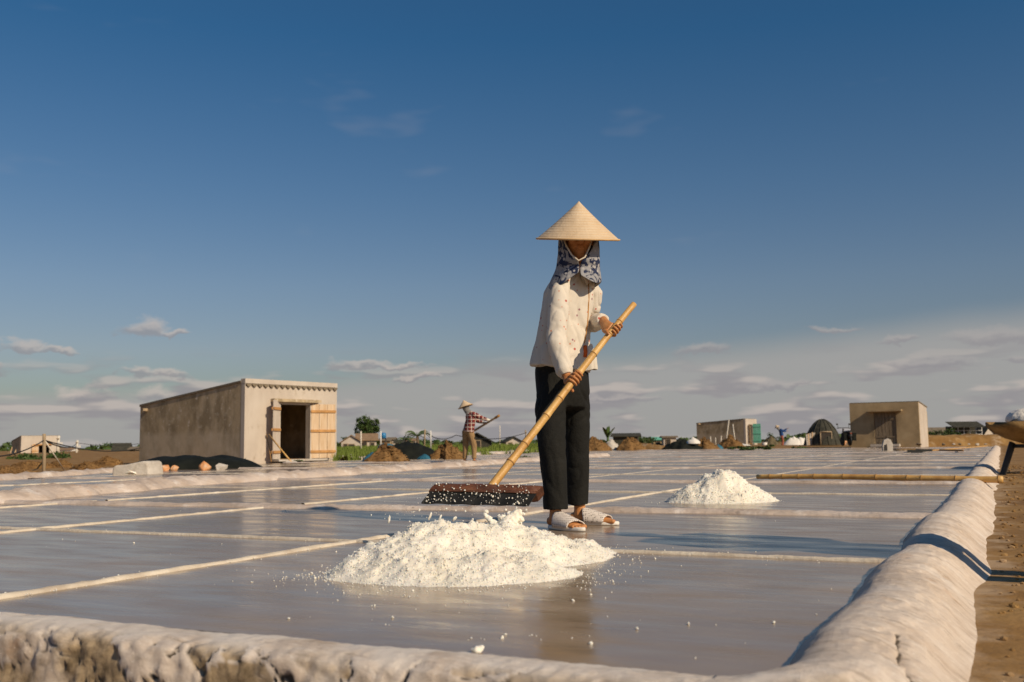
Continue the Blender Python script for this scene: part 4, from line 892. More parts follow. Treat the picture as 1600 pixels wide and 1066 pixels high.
# ---- the second worker, further back on the left
def worker_two():
    o = P(731, 724, 23.5); o.z = max(o.z, -.0)
    J = pose(pel=(.02, 0, .84), chest=(.09, 0, 1.14), neck=(.03, 0, 1.33), head=(-.03, .02, 1.45), rs=(.17, -.13, 1.27), re=(.38, -.10, 1.17), rw=(.52, .02, 1.13), ls=(.02, .15, 1.28), le=(.26, .22, 1.10), lw=(.40, .16, 1.06),
             rh=(.07, -.06, .80), rk=(.17, -.04, .44), ra=(.17, -.10, .07), lh=(-.05, .06, .80), lk=(-.06, .10, .44), la=(-.09, .12, .07), rf=(.75, -.5, 0), lf=(.6, -.55, 0), look=(.6, .8, -.2))
    t, Wd = figure('person', 'worker in red plaid shirt and khaki trousers seen from behind, beside the left salt heaps', o, 0, .885, J, M['plaid'], M['khaki'], hat=(.205, (-.12, 0, 0), (-.01, 0, 0), M['greycloth']), gl=M['glove'])
    a, b = P(779, 650, 22.9), P(733, 678, 24.4); r_ = thing('wooden_pole', 'short wooden tool shaft held out by the worker in red plaid', 'pole', b)
    MB().tube([a, lerp(a, b, .5), b], [.024, .026, .027], 10).build('shaft', M['wood'], r_, True)
    MB().tube([lerp(a, b, -.01), lerp(a, b, .10)], [.03, .03], 10).build('grip', M['bamboo_dark'], r_, True)
worker_two()
def worker_three():
    o = P(1222, 698, 71); o.z = max(.0, o.z)
    J = pose(pel=(.0, 0, .82), chest=(-.05, 0, 1.10), neck=(-.17, -.02, 1.26), head=(-.28, -.04, 1.38), rs=(-.05, -.14, 1.22), re=(.15, -.14, 1.08), rw=(.36, -.08, 1.12), ls=(-.06, .14, 1.22), le=(.2, .12, 1.16), lw=(.44, .04, 1.30),
             rh=(-.02, -.07, .78), rk=(.05, -.1, .44), ra=(-.02, -.12, .07), lh=(.02, .08, .78), lk=(.10, .08, .44), la=(.10, .10, .07), rf=(-1, -.2, 0), lf=(-1, -.1, 0), look=(-.9, -.3, -.3))
    figure('person', 'distant worker in blue shirt swinging an arm in front of the domed hut', o, 0, .98, J, M['bluecloth'], M['redcloth'], hat=(.19, (-.25, 0, 0), (-.02, 0, 0), M['greycloth']), voxel=.012)
worker_three()
def companion():
    x, y = 2.31, 3.0
    figure('person', 'standing companion just outside the frame whose long shadow crosses the right bank', (x, y, ground_z(x, y)+.005), R(47), 1.12, pose(re=(-.235, -.02, 1.04), rw=(-.03, -.20, 1.06), le=(.235, -.02, 1.04), lw=(.05, -.20, 1.0), rs=(-.19, 0, 1.28), ls=(.19, 0, 1.28), rh=(-.10, 0, .82), rk=(-.10, -.02, .46), ra=(-.105, 0, .07), lh=(.10, 0, .82), lk=(.10, -.02, .46), la=(.105, 0, .07)), M['greycloth'], M['trouser'], voxel=.012)
companion()

# ------------------------------------------------------------------ huts
def hut(name, label, corner, th, Wd, Ln, Hf, Hb, fm, sm, door, dh, tiles=0, front_thick=.16):
    """local frame: x along the front, y back, front face at y=0; mono-pitch roof falling to the back"""
    t = thing(name, label, 'hut', corner, th); tk = front_thick
    def part(nm, mb, mat, par=None):
        o = mb.build(nm, mat, None, local=True); o.parent = par or t; return o
    s0, s1 = door
    def slab(x0, x1, z0, z1): return MB().box(((x0+x1)/2, tk/2, (z0+z1)/2), (x1-x0, tk, z1-z0))
    fw = MB(); fw.box((s0/2, tk/2, Hf/2-.15), (s0, tk, Hf+.3)); fw.box(((s1+Wd)/2, tk/2, Hf/2-.15), (Wd-s1, tk, Hf+.3)); fw.box(((s0+s1)/2, tk/2, (dh+Hf)/2), (s1-s0, tk, Hf-dh)); part('front_wall', fw, fm)
    for x in (0.004, Wd-tk-.004):
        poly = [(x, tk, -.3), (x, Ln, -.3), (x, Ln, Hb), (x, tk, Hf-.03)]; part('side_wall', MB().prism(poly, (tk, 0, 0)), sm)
    part('back_wall', MB().box((Wd/2, Ln+tk/2, Hb/2-.15), (Wd-.01, tk, Hb+.28)), sm)
    e = .02; poly = [(-e, tk+.01, Hf-.026), (-e, Ln+.18, Hb-.02), (-e, Ln+.18, Hb+.05), (-e, tk+.01, Hf+.03)]; rf = part('roof', MB().prism(poly, (Wd+2*e, 0, 0)), M['roof'])
    part('floor', MB().box((Wd/2, Ln/2, .02), (Wd-.3, Ln-.2, .06)), M['dirt'])
    return t, part
def leaf(t, hinge, ang, w, h, mat, bmat, name='door_leaf', planks=3, z0=.06, label=None, battens=(.12, .5, .86)):
    """a boarded door leaf hinged at local x=hinge; ang = opening angle from the closed wall line, outward (-y)"""
    dx, dy = math.cos(ang), -abs(math.sin(ang)); n = Vector((-dy, dx, 0)); d3 = Vector((dx, dy, 0)); base = Vector((hinge, -.03, 0))
    first = None; pw = w/planks
    rot = Matrix((d3, Vector((n.x, n.y, 0)), Z3)).transposed()
    for i in range(planks):
        c = base+d3*(pw*(i+.5)); hh = h+rnd.uniform(-.015, .015); mb = MB().box((c.x, c.y, z0+hh/2), (pw-.012, .028, hh), rot)
        if first is None:
            first = mb.build(name, mat, None, local=True); first.parent = t
            if label: first['label'] = label
        else:
            o = mb.build('plank', mat, None, local=True); o.parent = first
    for q in battens:
        for sgn in (-1, 1):
            c = base+d3*(w/2)+Vector((n.x, n.y, 0))*(.030*sgn); o = MB().box((c.x, c.y, z0+h*q), (w+.03, .028, .075), rot).build('batten', bmat, None, local=True); o.parent = first
    return first
def main_hut():
    c = P(381, 722, 28.0); th = R(53); W_ = 3.48
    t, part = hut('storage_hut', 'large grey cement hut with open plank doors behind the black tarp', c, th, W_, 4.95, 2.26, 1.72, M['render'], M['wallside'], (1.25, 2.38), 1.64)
    # parapet band with a scalloped row of roof-tile ends under it
    pp = part('parapet', MB().box((W_/2, .075, 2.272), (W_+.012, .19, .13)), M['render'])
    n = 17
    for i in range(n):
        x = .10+i*((W_-.2)/(n-1)); r = .094
        poly = [(x-r, -.055, 2.175), (x-r*.45, -.055, 2.125), (x, -.055, 2.10), (x+r*.45, -.055, 2.125), (x+r, -.055, 2.175), (x+r*.5, -.055, 2.20), (x-r*.5, -.055, 2.20)]
        o = MB().prism(poly, (0, .06, 0)).build('roof_tile', M['roof'], None, local=True); o.parent = pp
    part('lintel', MB().box((1.81, -.06, 1.75), (1.80, .22, .085)), M['wallside'])
    for x, w in ((1.205, .09), (2.425, .09)): part('door_frame', MB().box((x, -.012, .82), (w, .06, 1.64)), M['render'])
    leaf(t, 1.22, R(180-33), .58, 1.68, M['doorpale'], M['batten'], label='left door leaf standing half open')
    leaf(t, 2.42, R(22), .76, 1.62, M['door'], M['batten'], label='right door leaf folded back against the wall')
    part('threshold', MB().box((1.81, -.22, .02), (1.85, .42, .05)), M['stone'])
    part('roof_beam_end', MB().box((-.08, 4.75, 1.60), (.16, .09, .08)), M['wood'])
    part('roof_beam_end', MB().box((W_+.10, .3, 2.14), (.22, .08, .07)), M['wood'])
    return t
main_hut()
def hoe():
    a, b = P(420, 679, 27.2), P(455, 722, 26.3); t = thing('shovel', 'pale-handled shovel leaning on the left door of the large hut', 'shovel', b)
    MB().tube([a, b], [.020, .022], 10).build('handle', M['bamboo'], t, True)
    d = (b-a).normalized(); s = Vector((.8, .5, 0)).normalized(); n = d.cross(s)
    poly = [b+s*.05-d*.06, b+s*.15-d*.01, b+s*.17+d*.14, b+s*.09+d*.24, b-s*.09+d*.24, b-s*.17+d*.14, b-s*.15-d*.01, b-s*.05-d*.06]
    MB().prism(poly, n*.012).build('blade', M['stone'], t)
    c, e = P(416, 678, 27.35), P(424, 722, 26.9); t = thing('broom_stick', 'thin dark stick leaning against the left door beside the shovel', 'stick', e); MB().tube([c, lerp(c, e, .5)+Vector((.01, 0, 0)), e], [.012, .014, .015], 8).build('stick', M['bamboo_dark'], t, True)
hoe()

# heaps and tarpaulins
def mound(name, label, cat, c, rx, ry, h, mat, rz=0, ragged=.12, seed=0, n=64, power=1.0, group=None, skirt=0.0, part='heap'):
    t = thing(name, label, cat, c, 0, group); vs_ = [(c[0], c[1], c[2]+h)]; m_ = 22; fs = []
    def rim(q): return 1+ragged*fbm((math.cos(q)*1.3+seed, math.sin(q)*1.3, seed), 3)
    for i in range(1, m_+1):
        f = i/m_
        for j in range(n):
            q = 2*math.pi*j/n; k = rim(q)*f; lx, ly = rx*k*math.cos(q), ry*k*math.sin(q); cr, sr = math.cos(rz), math.sin(rz)
            x, y = c[0]+cr*lx-sr*ly, c[1]+sr*lx+cr*ly
            z = h*(1-f**(1.5*power))*(1+.45*fbm((x*1.6/max(rx, .3), y*1.6/max(rx, .3), seed), 3)*(1-f))+ragged*h*(.55*fbm((x*5/max(.4, rx), y*5/max(.4, rx), seed+4), 4)+.7*(.35-abs(noise.noise(Vector((x*6/max(.4, rx), y*6/max(.4, rx), seed))))))*(1-f**4)
            vs_.append((x, y, c[2]+(z if i < m_ else -.10)))
    fs = [(0, 1+j, 1+(j+1) % n) for j in range(n)]+[(1+i*n+j, 1+(i+1)*n+j, 1+(i+1)*n+(j+1) % n, 1+i*n+(j+1) % n) for i in range(m_-1) for j in range(n)]
    MB().add(vs_, fs).build(part, mat, t, True)
    if mat is M['earth']:
        cb = MB(); rg = random.Random(int(seed*10)+1)
        for _ in range(320):
            a = vs_[rg.randrange(1, len(vs_)-n)]; r = rg.uniform(.012, .05)*max(.6, rx)**.5
            cb.add([(a[0]+rg.uniform(-.03, .03)+r*w.x*1.2*(1+.4*noise.noise(w*2+Vector((a[0]*9, a[1], 0)))), a[1]+r*w.y, a[2]+r*w.z*.8) for w in ICO[0]], ICO[1])
        tag(cb.build('clods', mat, t, False, recalc=False), kind='stuff')
    return t
def rock(name, label, cat, c, r, mat, seed, flat=.8, group=None):
    """a broken lump: random points on a squashed ball, convex hull, small bevel"""
    rg = random.Random(int(seed*100)); bm = bmesh.new()
    for _ in range(15):
        v = Vector((rg.gauss(0, 1), rg.gauss(0, 1), rg.gauss(0, 1))).normalized()*rg.uniform(.8, 1.15); bm.verts.new((v.x*r, v.y*r*.85, v.z*r*flat))
    res = bmesh.ops.convex_hull(bm, input=bm.verts)
    bmesh.ops.delete(bm, geom=list(set([g for g in res['geom_interior']+res['geom_unused'] if isinstance(g, bmesh.types.BMVert)])), context='VERTS')
    bmesh.ops.bevel(bm, geom=list(bm.edges), offset=r*.07, segments=1, affect='EDGES', clamp_overlap=True)
    me = bpy.data.meshes.new(name); bm.to_mesh(me); bm.free()
    o = link(name, me, mat); o.location = c; return tag(o, label, cat, group)
mound('tarp_covered_heap', 'black tarpaulin spread over a low heap in front of the large hut', 'tarpaulin', P(300, 737, 20.5), 1.5, 1.0, .31, M['tarp'], R(-4), .05, 5.7, part='tarpaulin', power=2.6)
mound('tarp_fold', 'loose black tarpaulin end trailing right towards the hut door', 'tarpaulin', P(368, 732, 21.0), .50, .5, .15, M['tarp'], R(0), .2, 8, part='tarpaulin')
for k_, (px, py, r, mt, lb, nm, fl) in enumerate(((254, 731, .13, 'brick', 'orange brick chunk at the left end of the black tarp beside the pale block', 'brick_chunk', .8), (272, 737, .09, 'brick', 'smallest orange brick chunk, lowest on the left of the black tarp', 'brick_chunk', .8), (320, 731, .14, 'brick', 'bright orange pointed brick chunk at the middle of the black tarp', 'brick_chunk', .95), (345, 732, .145, 'stone', 'grey concrete lump weighing down the right of the black tarp', 'concrete_lump', .7), (365, 729, .11, 'brick', 'orange and white brick chunk on the trailing end of the tarp', 'brick_chunk', .7))):
    p = P(px, py, 18.9 if k_ < 4 else 20.4); p.z = max(p.z, .04); rock(nm, lb, 'rubble', p, r, M[mt], k_*7.3+2, fl, 'rubble holding down the black tarp')
def pale_block():
    c = G(210, 741); t = thing('concrete_block', 'pale salt-crusted concrete block left of the black tarp', 'block', c)
    mb = MB(); n = 15
    pts = [(-.32, 0), (-.31, .14), (-.27, .18), (-.10, .19), (.07, .225), (.20, .25), (.26, .23), (.29, .08), (.30, 0)]
    mb.prism([c+Vector((x, -.15, z-.03)) for x, z in pts], (.10, .42, .0)); o = mb.build('block', M['stone'], t)
    b = o.modifiers.new('b', 'BEVEL'); b.width = .03; b.segments = 3
    rock('crust_lump', 'low white salt crust lump at the foot of the concrete block', 'rubble', c+Vector((.05, -.28, .02)), .10, M['salt'], 4.4, .5)
pale_block()

mound('earth_heap', 'brown dug earth heap right of the large hut, with teal tarp peeking out', 'earth heap', P(604, 722, 26), .64, .6, .36, M['earth'], 0, .6, 12, power=1.0)
mound('teal_tarp', 'teal tarp scrap tucked under the left side of the brown earth heap', 'tarpaulin', P(582, 721, 26.6), .30, .35, .22, M['bluetarp'], 0, .2, 14, part='tarpaulin')
mound('tarp_covered_heap', 'dark green tarpaulin mound behind the brown earth heap', 'tarpaulin', P(637, 717, 31), 1.15, .9, .47, M['tarp'], 0, .08, 21, power=1.4, part='tarpaulin')
mound('blue_tarp', 'bright blue tarp scrap at the right foot of the dark mound', 'tarpaulin', P(664, 717, 29.8), .22, .22, .12, M['bluetarp'], 0, .3, 15, part='tarpaulin')
mound('blue_tarp', 'blue tarp edge showing on top of the dark mound', 'tarpaulin', P(604, 697, 32.0), .25, .2, .10, M['bluetarp'], 0, .3, 16, part='tarpaulin')
mound('earth_heap', 'brown dug earth heap just left of the plaid-shirted worker', 'earth heap', P(697, 715, 30), .48, .5, .36, M['earth'], 0, .6, 33)
for k_, (px, py, Y, rx, h, lb) in enumerate(((45, 728, 26, .5, .10, 'low brown earth heap behind the leaning wooden stake'), (138, 733, 22, .34, .14, 'small pale earth heap in the brown field left of the block'), (168, 724, 30, .45, .16, 'brown earth heap near the left foot of the large hut'), (12, 741, 18, .5, .12, 'clumpy brown earth heap at the left edge of the photo'), (95, 727, 27, .30, .12, 'little pointed earth heap right of the leaning stake'))):
    mound('earth_heap', lb, 'earth heap', P(px, py, Y), rx, rx*.8, h, M['earth'], 0, .35, 40+k_*5, 40)
for k_, (px, py, Y, rx, h, mt, lb) in enumerate(((928, 702, 55, .95, .55, 'earth', 'brown earth heap directly right of the standing worker, below the banana plant'), (984, 702, 55, .8, .55, 'earth', 'brown earth heap below the dark shed'), (1014, 702, 57, 1.6, .25, 'dirt', 'low spread of tan soil right of the dark shed'), (1066, 702, 55, 1.1, .52, 'tarp', 'black tarp heap carrying the pale sheet, left of the green-door hut'), (1100, 702, 55.5, .75, .50, 'earth', 'brown earth heap at the right end of the black tarp heap'), (1143, 698, 60, .75, .55, 'earth', 'brown earth heap in front of the green-door hut'), (1204, 697, 76, .65, .7, 'thatch', 'straw-coloured heap left of the blue-shirted worker'), (1272, 694, 74, 1.0, .55, 'earth', 'reddish earth heap left of the domed hut'), (1420, 703, 36, .5, .05, 'dirt', 'low dirt hump under the lying rake near the right hut'))):
    mound('soil_heap', lb, 'earth heap', P(px, py, Y), rx, rx*.8, h, M[mt], 0, .35, 60+k_*5, 48)
mound('white_sheet', 'pale sheet laid on top of the black tarp heap', 'sheet', P(1083, 690.5, 54.6), .38, .3, .22, M['white'], 0, .1, 99, 24, part='sheet')
mound('rubbish_heap', 'pale plastic rubbish heap between the two brown earth heaps', 'rubbish', P(955, 702, 56), .6, .5, .5, M['stone'], 0, .35, 97, 24)
mound('blue_tarp', 'small blue tarp on the ground left of the green-door hut', 'tarpaulin', P(1122, 700, 56), .28, .2, .18, M['bluetarp'], 0, .2, 95, 20, part='tarpaulin')
for k_, (px, rx, h, lb) in enumerate(((1240, .9, .55, 'white salt sack pile right of the blue-shirted worker'), (1252, .75, .52, 'white sack rounded at the right end of the pile'), (1162, .6, .14, 'flat white salt patch in front of the green door'), (1306, .8, .25, 'low white salt heap right of the domed hut'))):
    mound('sack_pile' if k_ < 2 else 'salt_patch', lb, 'sacks' if k_ < 2 else 'salt', P(px, 697 if k_ != 3 else 694, 73), rx, rx*.6, h, M['white'], 0, .12, 110+k_, 28, 1.6, part='sacks' if k_ < 2 else 'heap')

def far_hut_mid():
    c = P(1166, 694.5, 80); c.z = .2
    t, part = hut('storage_hut', 'distant grey hut with an open mint-green door', c, R(52), 2.1, 4.2, 2.0, 1.72, M['render'], M['wallside'], (.55, 1.25), 1.55)
    leaf(t, 1.3, R(75), .62, 1.55, M['green'], M['green'], planks=2, label='mint-green door leaf')
    leaf(t, .5, R(180-50), .30, 1.5, M['wood'], M['wood'], planks=1)
    part('roof_beam_end', MB().box((-.25, 4.0, 1.68), (.4, .12, .1)), M['wood'])
    for px0, py0, px1, py1, lb in ((1134, 692, 1139, 656, 'long pale pole leaning on the side wall of the green-door hut'), (1149, 690, 1145, 663, 'shorter grey pole leaning on the side wall of the green-door hut'), (1118, 694, 1118, 684, 'short pale stake left of the green-door hut'), (1126, 694, 1127, 681, 'slanting pale stake by the side wall of the green-door hut'), (1111, 694, 1110, 682, 'leftmost pale stake near the corner of the green-door hut')):
        a, b = P(px0, py0, 78.2), P(px1, py1, 79.0 if py1 < 670 else 78.2); o = thing('leaning_pole', lb, 'pole', a, 0, 'poles by the green-door hut'); MB().tube([a-Z3*.15, b], [.04, .035], 8).build('pole', M['pvc'], o, True)
far_hut_mid()
def bucket():
    c = P(1195, 699, 74); t = thing('bucket', 'white bucket on the ground right of the green door', 'bucket', c)
    mb = MB(); mb.tube([c, c+Z3*.36], [.15, .19], 18); mb.build('body', M['white'], t, True); mb = MB(); r_ = [c+Z3*.36+Vector((.195*math.cos(q), .195*math.sin(q), 0)) for q in [2*math.pi*j/18 for j in range(19)]]; mb.tube(r_, .014, 6).build('rim', M['white'], t, True)
bucket()
def far_hut_left():
    c = P(32, 717, 88); t, part = hut('storage_hut', 'small distant hut with dark doorway at the far left', c, R(38), 3.2, 3.6, 2.0, 1.55, M['render'], M['wallside'], (1.45, 2.35), 1.15)
    leaf(t, 1.40, R(170), .55, 1.2, M['door'], M['batten'], planks=2)
    part('lintel', MB().box((1.75, -.05, 1.22), (1.5, .2, .09)), M['batten'])
    for k_, (px0, px1, lb) in enumerate(((12, 19, 'plank leaning on the left wall of the far left hut, nearest the corner'), (18, 25, 'longer plank leaning on the wall of the far left hut'), (7, 15, 'low plank leaning at the back of the far left hut'))):
        a, b = P(px0, 722, 87), P(px1, 700+k_*4, 88.5); o = thing('leaning_plank', lb, 'plank', a, 0, 'planks leaning on the far left hut'); MB().tube([a, b], [(.16, .03)]*2, 6).build('plank', M['door'], o)
far_hut_left()
def right_hut():
    """the ochre hut on the right: door wall towards us, in raking light under its canopy"""
    c = P(1330, 697.5, 56); c.z = .12; th = R(-30); Wd, Ln, Hh = 3.62, 3.1, 2.32
    t = thing('storage_hut', 'ochre cement hut with closed grey plank doors under a canopy, on the right', 'hut', c, th)
    def part(nm, mb, mat, par=None): o = mb.build(nm, mat, None, local=True); o.parent = par or t; return o
    s0, s1, dh = 1.28, 2.44, 1.78; tk = .16
    fw = MB(); fw.box((s0/2, tk/2, Hh/2-.2), (s0, tk, Hh+.4)); fw.box(((s1+Wd)/2, tk/2, Hh/2-.2), (Wd-s1, tk, Hh+.4)); fw.box(((s0+s1)/2, tk/2, (dh+Hh)/2), (s1-s0, tk, Hh-dh)); part('front_wall', fw, M['ochre'])
    for x in (.004, Wd-tk-.004): part('side_wall', MB().prism([(x, tk, -.4), (x, Ln, -.4), (x, Ln, Hh-.25), (x, tk, Hh-.01)], (tk, 0, 0)), M['render'] if x > 1 else M['ochre'])
    part('back_wall', MB().box((Wd/2, Ln+.08, .8), (Wd-.01, .16, Hh-.2)), M['ochre']); part('roof', MB().prism([(-.02, tk+.01, Hh-.005), (-.02, Ln+.2, Hh-.25), (-.02, Ln+.2, Hh-.18), (-.02, tk+.01, Hh+.05)], (Wd+.04, 0, 0)), M['roof'])
    part('canopy', MB().box(((s0+s1)/2+.05, -.21, dh+.1), (1.75, .44, .09)), M['ochre'])
    for k_ in range(2):
        x0 = s0+k_*(s1-s0)/2; d = None
        for i in range(3):
            w = (s1-s0)/6; o = MB().box((x0+w*(i+.5), .07, dh/2), (w-.015, .03, dh-.02)).build('door_leaf' if d is None else 'plank', M['olddoor'], None, local=True); o.parent = d or t; d = d or o
        for q in (.25, .8): o = MB().box((x0+(s1-s0)/4, .045, dh*q), ((s1-s0)/2-.04, .03, .08)).build('batten', M['olddoor'], None, local=True); o.parent = d
    part('step', MB().box(((s0+s1)/2, -.25, -.02), (1.5, .4, .14)), M['stone'])
right_hut()
def dome_hut():
    c = P(1286, 694.5, 68); c.z = .1; t = thing('domed_hut', 'dark thatched dome hut with a black doorway and a small side lean-to', 'hut', c)
    prof = [(1.22, 0), (1.14, .35), (1.0, .72), (.80, 1.12), (.55, 1.45), (.30, 1.66), (.12, 1.74), (0.01, 1.75)]; n = 40; vs_ = []
    for r_, z in prof:
        for j in range(n):
            q = 2*math.pi*j/n; k = 1+.05*noise.noise(Vector((math.cos(q)*3, math.sin(q)*3, z*2))); dent = .0
            vs_.append(c+Vector((r_*k*math.cos(q), r_*k*1.1*math.sin(q), z)))
    MB().add(vs_, [(i*n+j, i*n+(j+1) % n, (i+1)*n+(j+1) % n, (i+1)*n+j) for i in range(len(prof)-1) for j in range(n)]).build('thatch_dome', M['darkthatch'], t, False)
    dc = c+Vector((-.15, -1.18, 0)); MB().prism([dc+Vector((x, 0, z)) for x, z in ((-.34, 0), (.34, 0), (.34, .78), (.24, .9), (-.24, .9), (-.34, .78))], (0, .5, 0)).build('doorway', M['dark'], t)
    for sx in (-1, 1): MB().tube([dc+Vector((sx*.37, -.02, 0)), dc+Vector((sx*.37, -.02, .86))], .035, 8).build('door_post', M['wood'], t, True)
    MB().tube([dc+Vector((-.4, -.02, .88)), dc+Vector((.4, -.02, .88))], .04, 8).build('lintel', M['wood'], t, True)
    for j in range(14):
        q = math.pi*2*j/14+.2; MB().tube([c+Vector((r_*1.02*math.cos(q), r_*1.12*math.sin(q), z)) for r_, z in prof[:7]], .03, 6).build('rib', M['darkthatch'], t, True)
    l = c+Vector((-1.0, -.7, 0)); lt = thing('plank_screen', 'pale plank screen propped against the left of the domed hut', 'screen', l)
    for i in range(6):
        a = l+Vector((-.28+i*.12, 0, 0)); hgt = .72+.15*rnd.random(); MB().box(a+Vector((0, 0, hgt/2)), (.095, .03, hgt), Matrix.Rotation(rnd.uniform(-.06, .06), 3, 'Y')).build('plank', M['door'] if i % 2 else M['stone'], lt)
    for k_, dx in enumerate((1.12, 1.32)):
        rock('brick_chunk', ('orange brick chunk at the right foot of the domed hut', 'second orange brick chunk further right of the domed hut')[k_], 'rubble', c+Vector((dx, -.5, .14)), .2, M['brick'], 70+k_, .9)
dome_hut()
def motorbike():
    """seen from behind, parked against the ochre hut"""
    c = P(1323, 698, 55.0); c.z = .09; t = thing('motorbike', 'dark motorbike seen end-on, parked against the left of the ochre hut', 'motorbike', c)
    def ring(cc, r, w): return [cc+Vector((0, r*math.cos(q), r*math.sin(q))) for q in [2*math.pi*j/24 for j in range(25)]]
    for y in (-.55, .65):
        cc = c+Vector((0, y, .29)); o = MB().tube(ring(cc, .24, 0), .055, 8, cap=False).build('wheel', M['rubber'], t, True); r_ = MB().tube([cc-Vector((.03, 0, 0)), cc+Vector((.03, 0, 0))], .2, 16).build('rim', M['steel'], None, True); r_.data.transform(Matrix.Translation(-Vector(t.location))); r_.parent = o
    MB().tube([c+Vector((0, y, z)) for y, z in ((-.72, .72), (-.5, .78), (0, .76), (.25, .62))], [(.10, .05), (.14, .07), (.15, .08), (.10, .06)], 12, side=(1, 0, 0)).build('seat', M['rubber'], t, True)
    MB().tube([c+Vector((0, y, z)) for y, z in ((-.75, .55), (-.4, .55), (.2, .45), (.5, .6))], [(.09, .12), (.15, .16), (.13, .15), (.08, .12)], 12, side=(1, 0, 0)).build('body', M['steel'], t, True)
    MB().tube([c+Vector((0, .65, .3)), c+Vector((0, .45, .95))], .05, 8).build('fork', M['steel'], t, True)
    hb = MB().tube([c+Vector((-.36, .40, .98)), c+Vector((-.15, .45, 1.0)), c+Vector((.15, .45, 1.0)), c+Vector((.36, .40, .98))], .022, 8).build('handlebar', M['steel'], t, True)
    for s in (-1, 1):
        MB().tube([c+Vector((s*.27, .42, .98)), c+Vector((s*.33, .42, 1.18))], .012, 6).build('mirror_stem', M['steel'], t, True); MB().ell(c+Vector((s*.34, .42, 1.2)), (.06, .02, .05)).build('mirror', M['steel'], t, True)
        MB().box(c+Vector((s*.24, -.4, .5)), (.18, .5, .42)).build('pannier', M['tarp'], t)
    MB().ell(c+Vector((0, -.77, .68)), (.06, .03, .04)).build('tail_light', M['redcloth'], t, True)
motorbike()
def marker_stone():
    c = G(1386, 705); t = thing('marker_stone', 'short white leaning stone post in front of the ochre hut', 'stone post', c)
    pts = [(-.17, -.1), (.17, -.1), (.19, .24), (.12, .40), (.02, .46), (-.12, .40), (-.18, .2)]
    MB().prism([c+Vector((x, -.1, z)) for x, z in pts], (.04, .22, 0)).build('stone', M['stone'], t)
    MB().prism([c+Vector((x, -.104, z)) for x, z in ((-.15, .0), (-.02, .02), (-.03, .26), (-.13, .22))], (0, -.006, 0)).build('dark_patch', M['steel'], t)
marker_stone()
def lying_tools():
    c = G(1435, 707); t = thing('lying_rake', 'black-headed rake lying flat with its pale handle pointing right', 'rake', c)
    a, b = G(1418, 707.5), G(1457, 707); MB().prism([a+Vector((0, 0, .0)), b, b+Z3*.09, a+Z3*.085], (.05, .16, 0)).build('head_board', M['rubber'], t)
    bamboo(t, b+Z3*.05+Vector((-.1, .1, 0)), G(1543, 701)+Z3*.10, .022, .02, (.2, .4, .6, .8))
    a, b = G(1388, 703.5)+Z3*.04, G(1505, 707)+Z3*.06; t = thing('lying_pole', 'dark thin wooden pole lying behind the black rake head', 'pole', a); MB().tube([a, lerp(a, b, .5), b], .028, 8).build('pole', M['bamboo_dark'], t, True)
    a, b = G(1183, 751)+Z3*.055, G(1562, 757)+Z3*.02
    b = uv(-.01, 10.35, .045); a = G(1183, 751)+Z3*.04
    m_ = lerp(a, b, .865)
    t = thing('bamboo_pole', 'long thick bamboo pole lying across the pan onto the right bank', 'pole', a)
    bamboo(t, a, b, .024, .031, (.06, .12, .19, .26, .385, .52, .645, .70, .83, .985), bend=.008)
lying_tools()
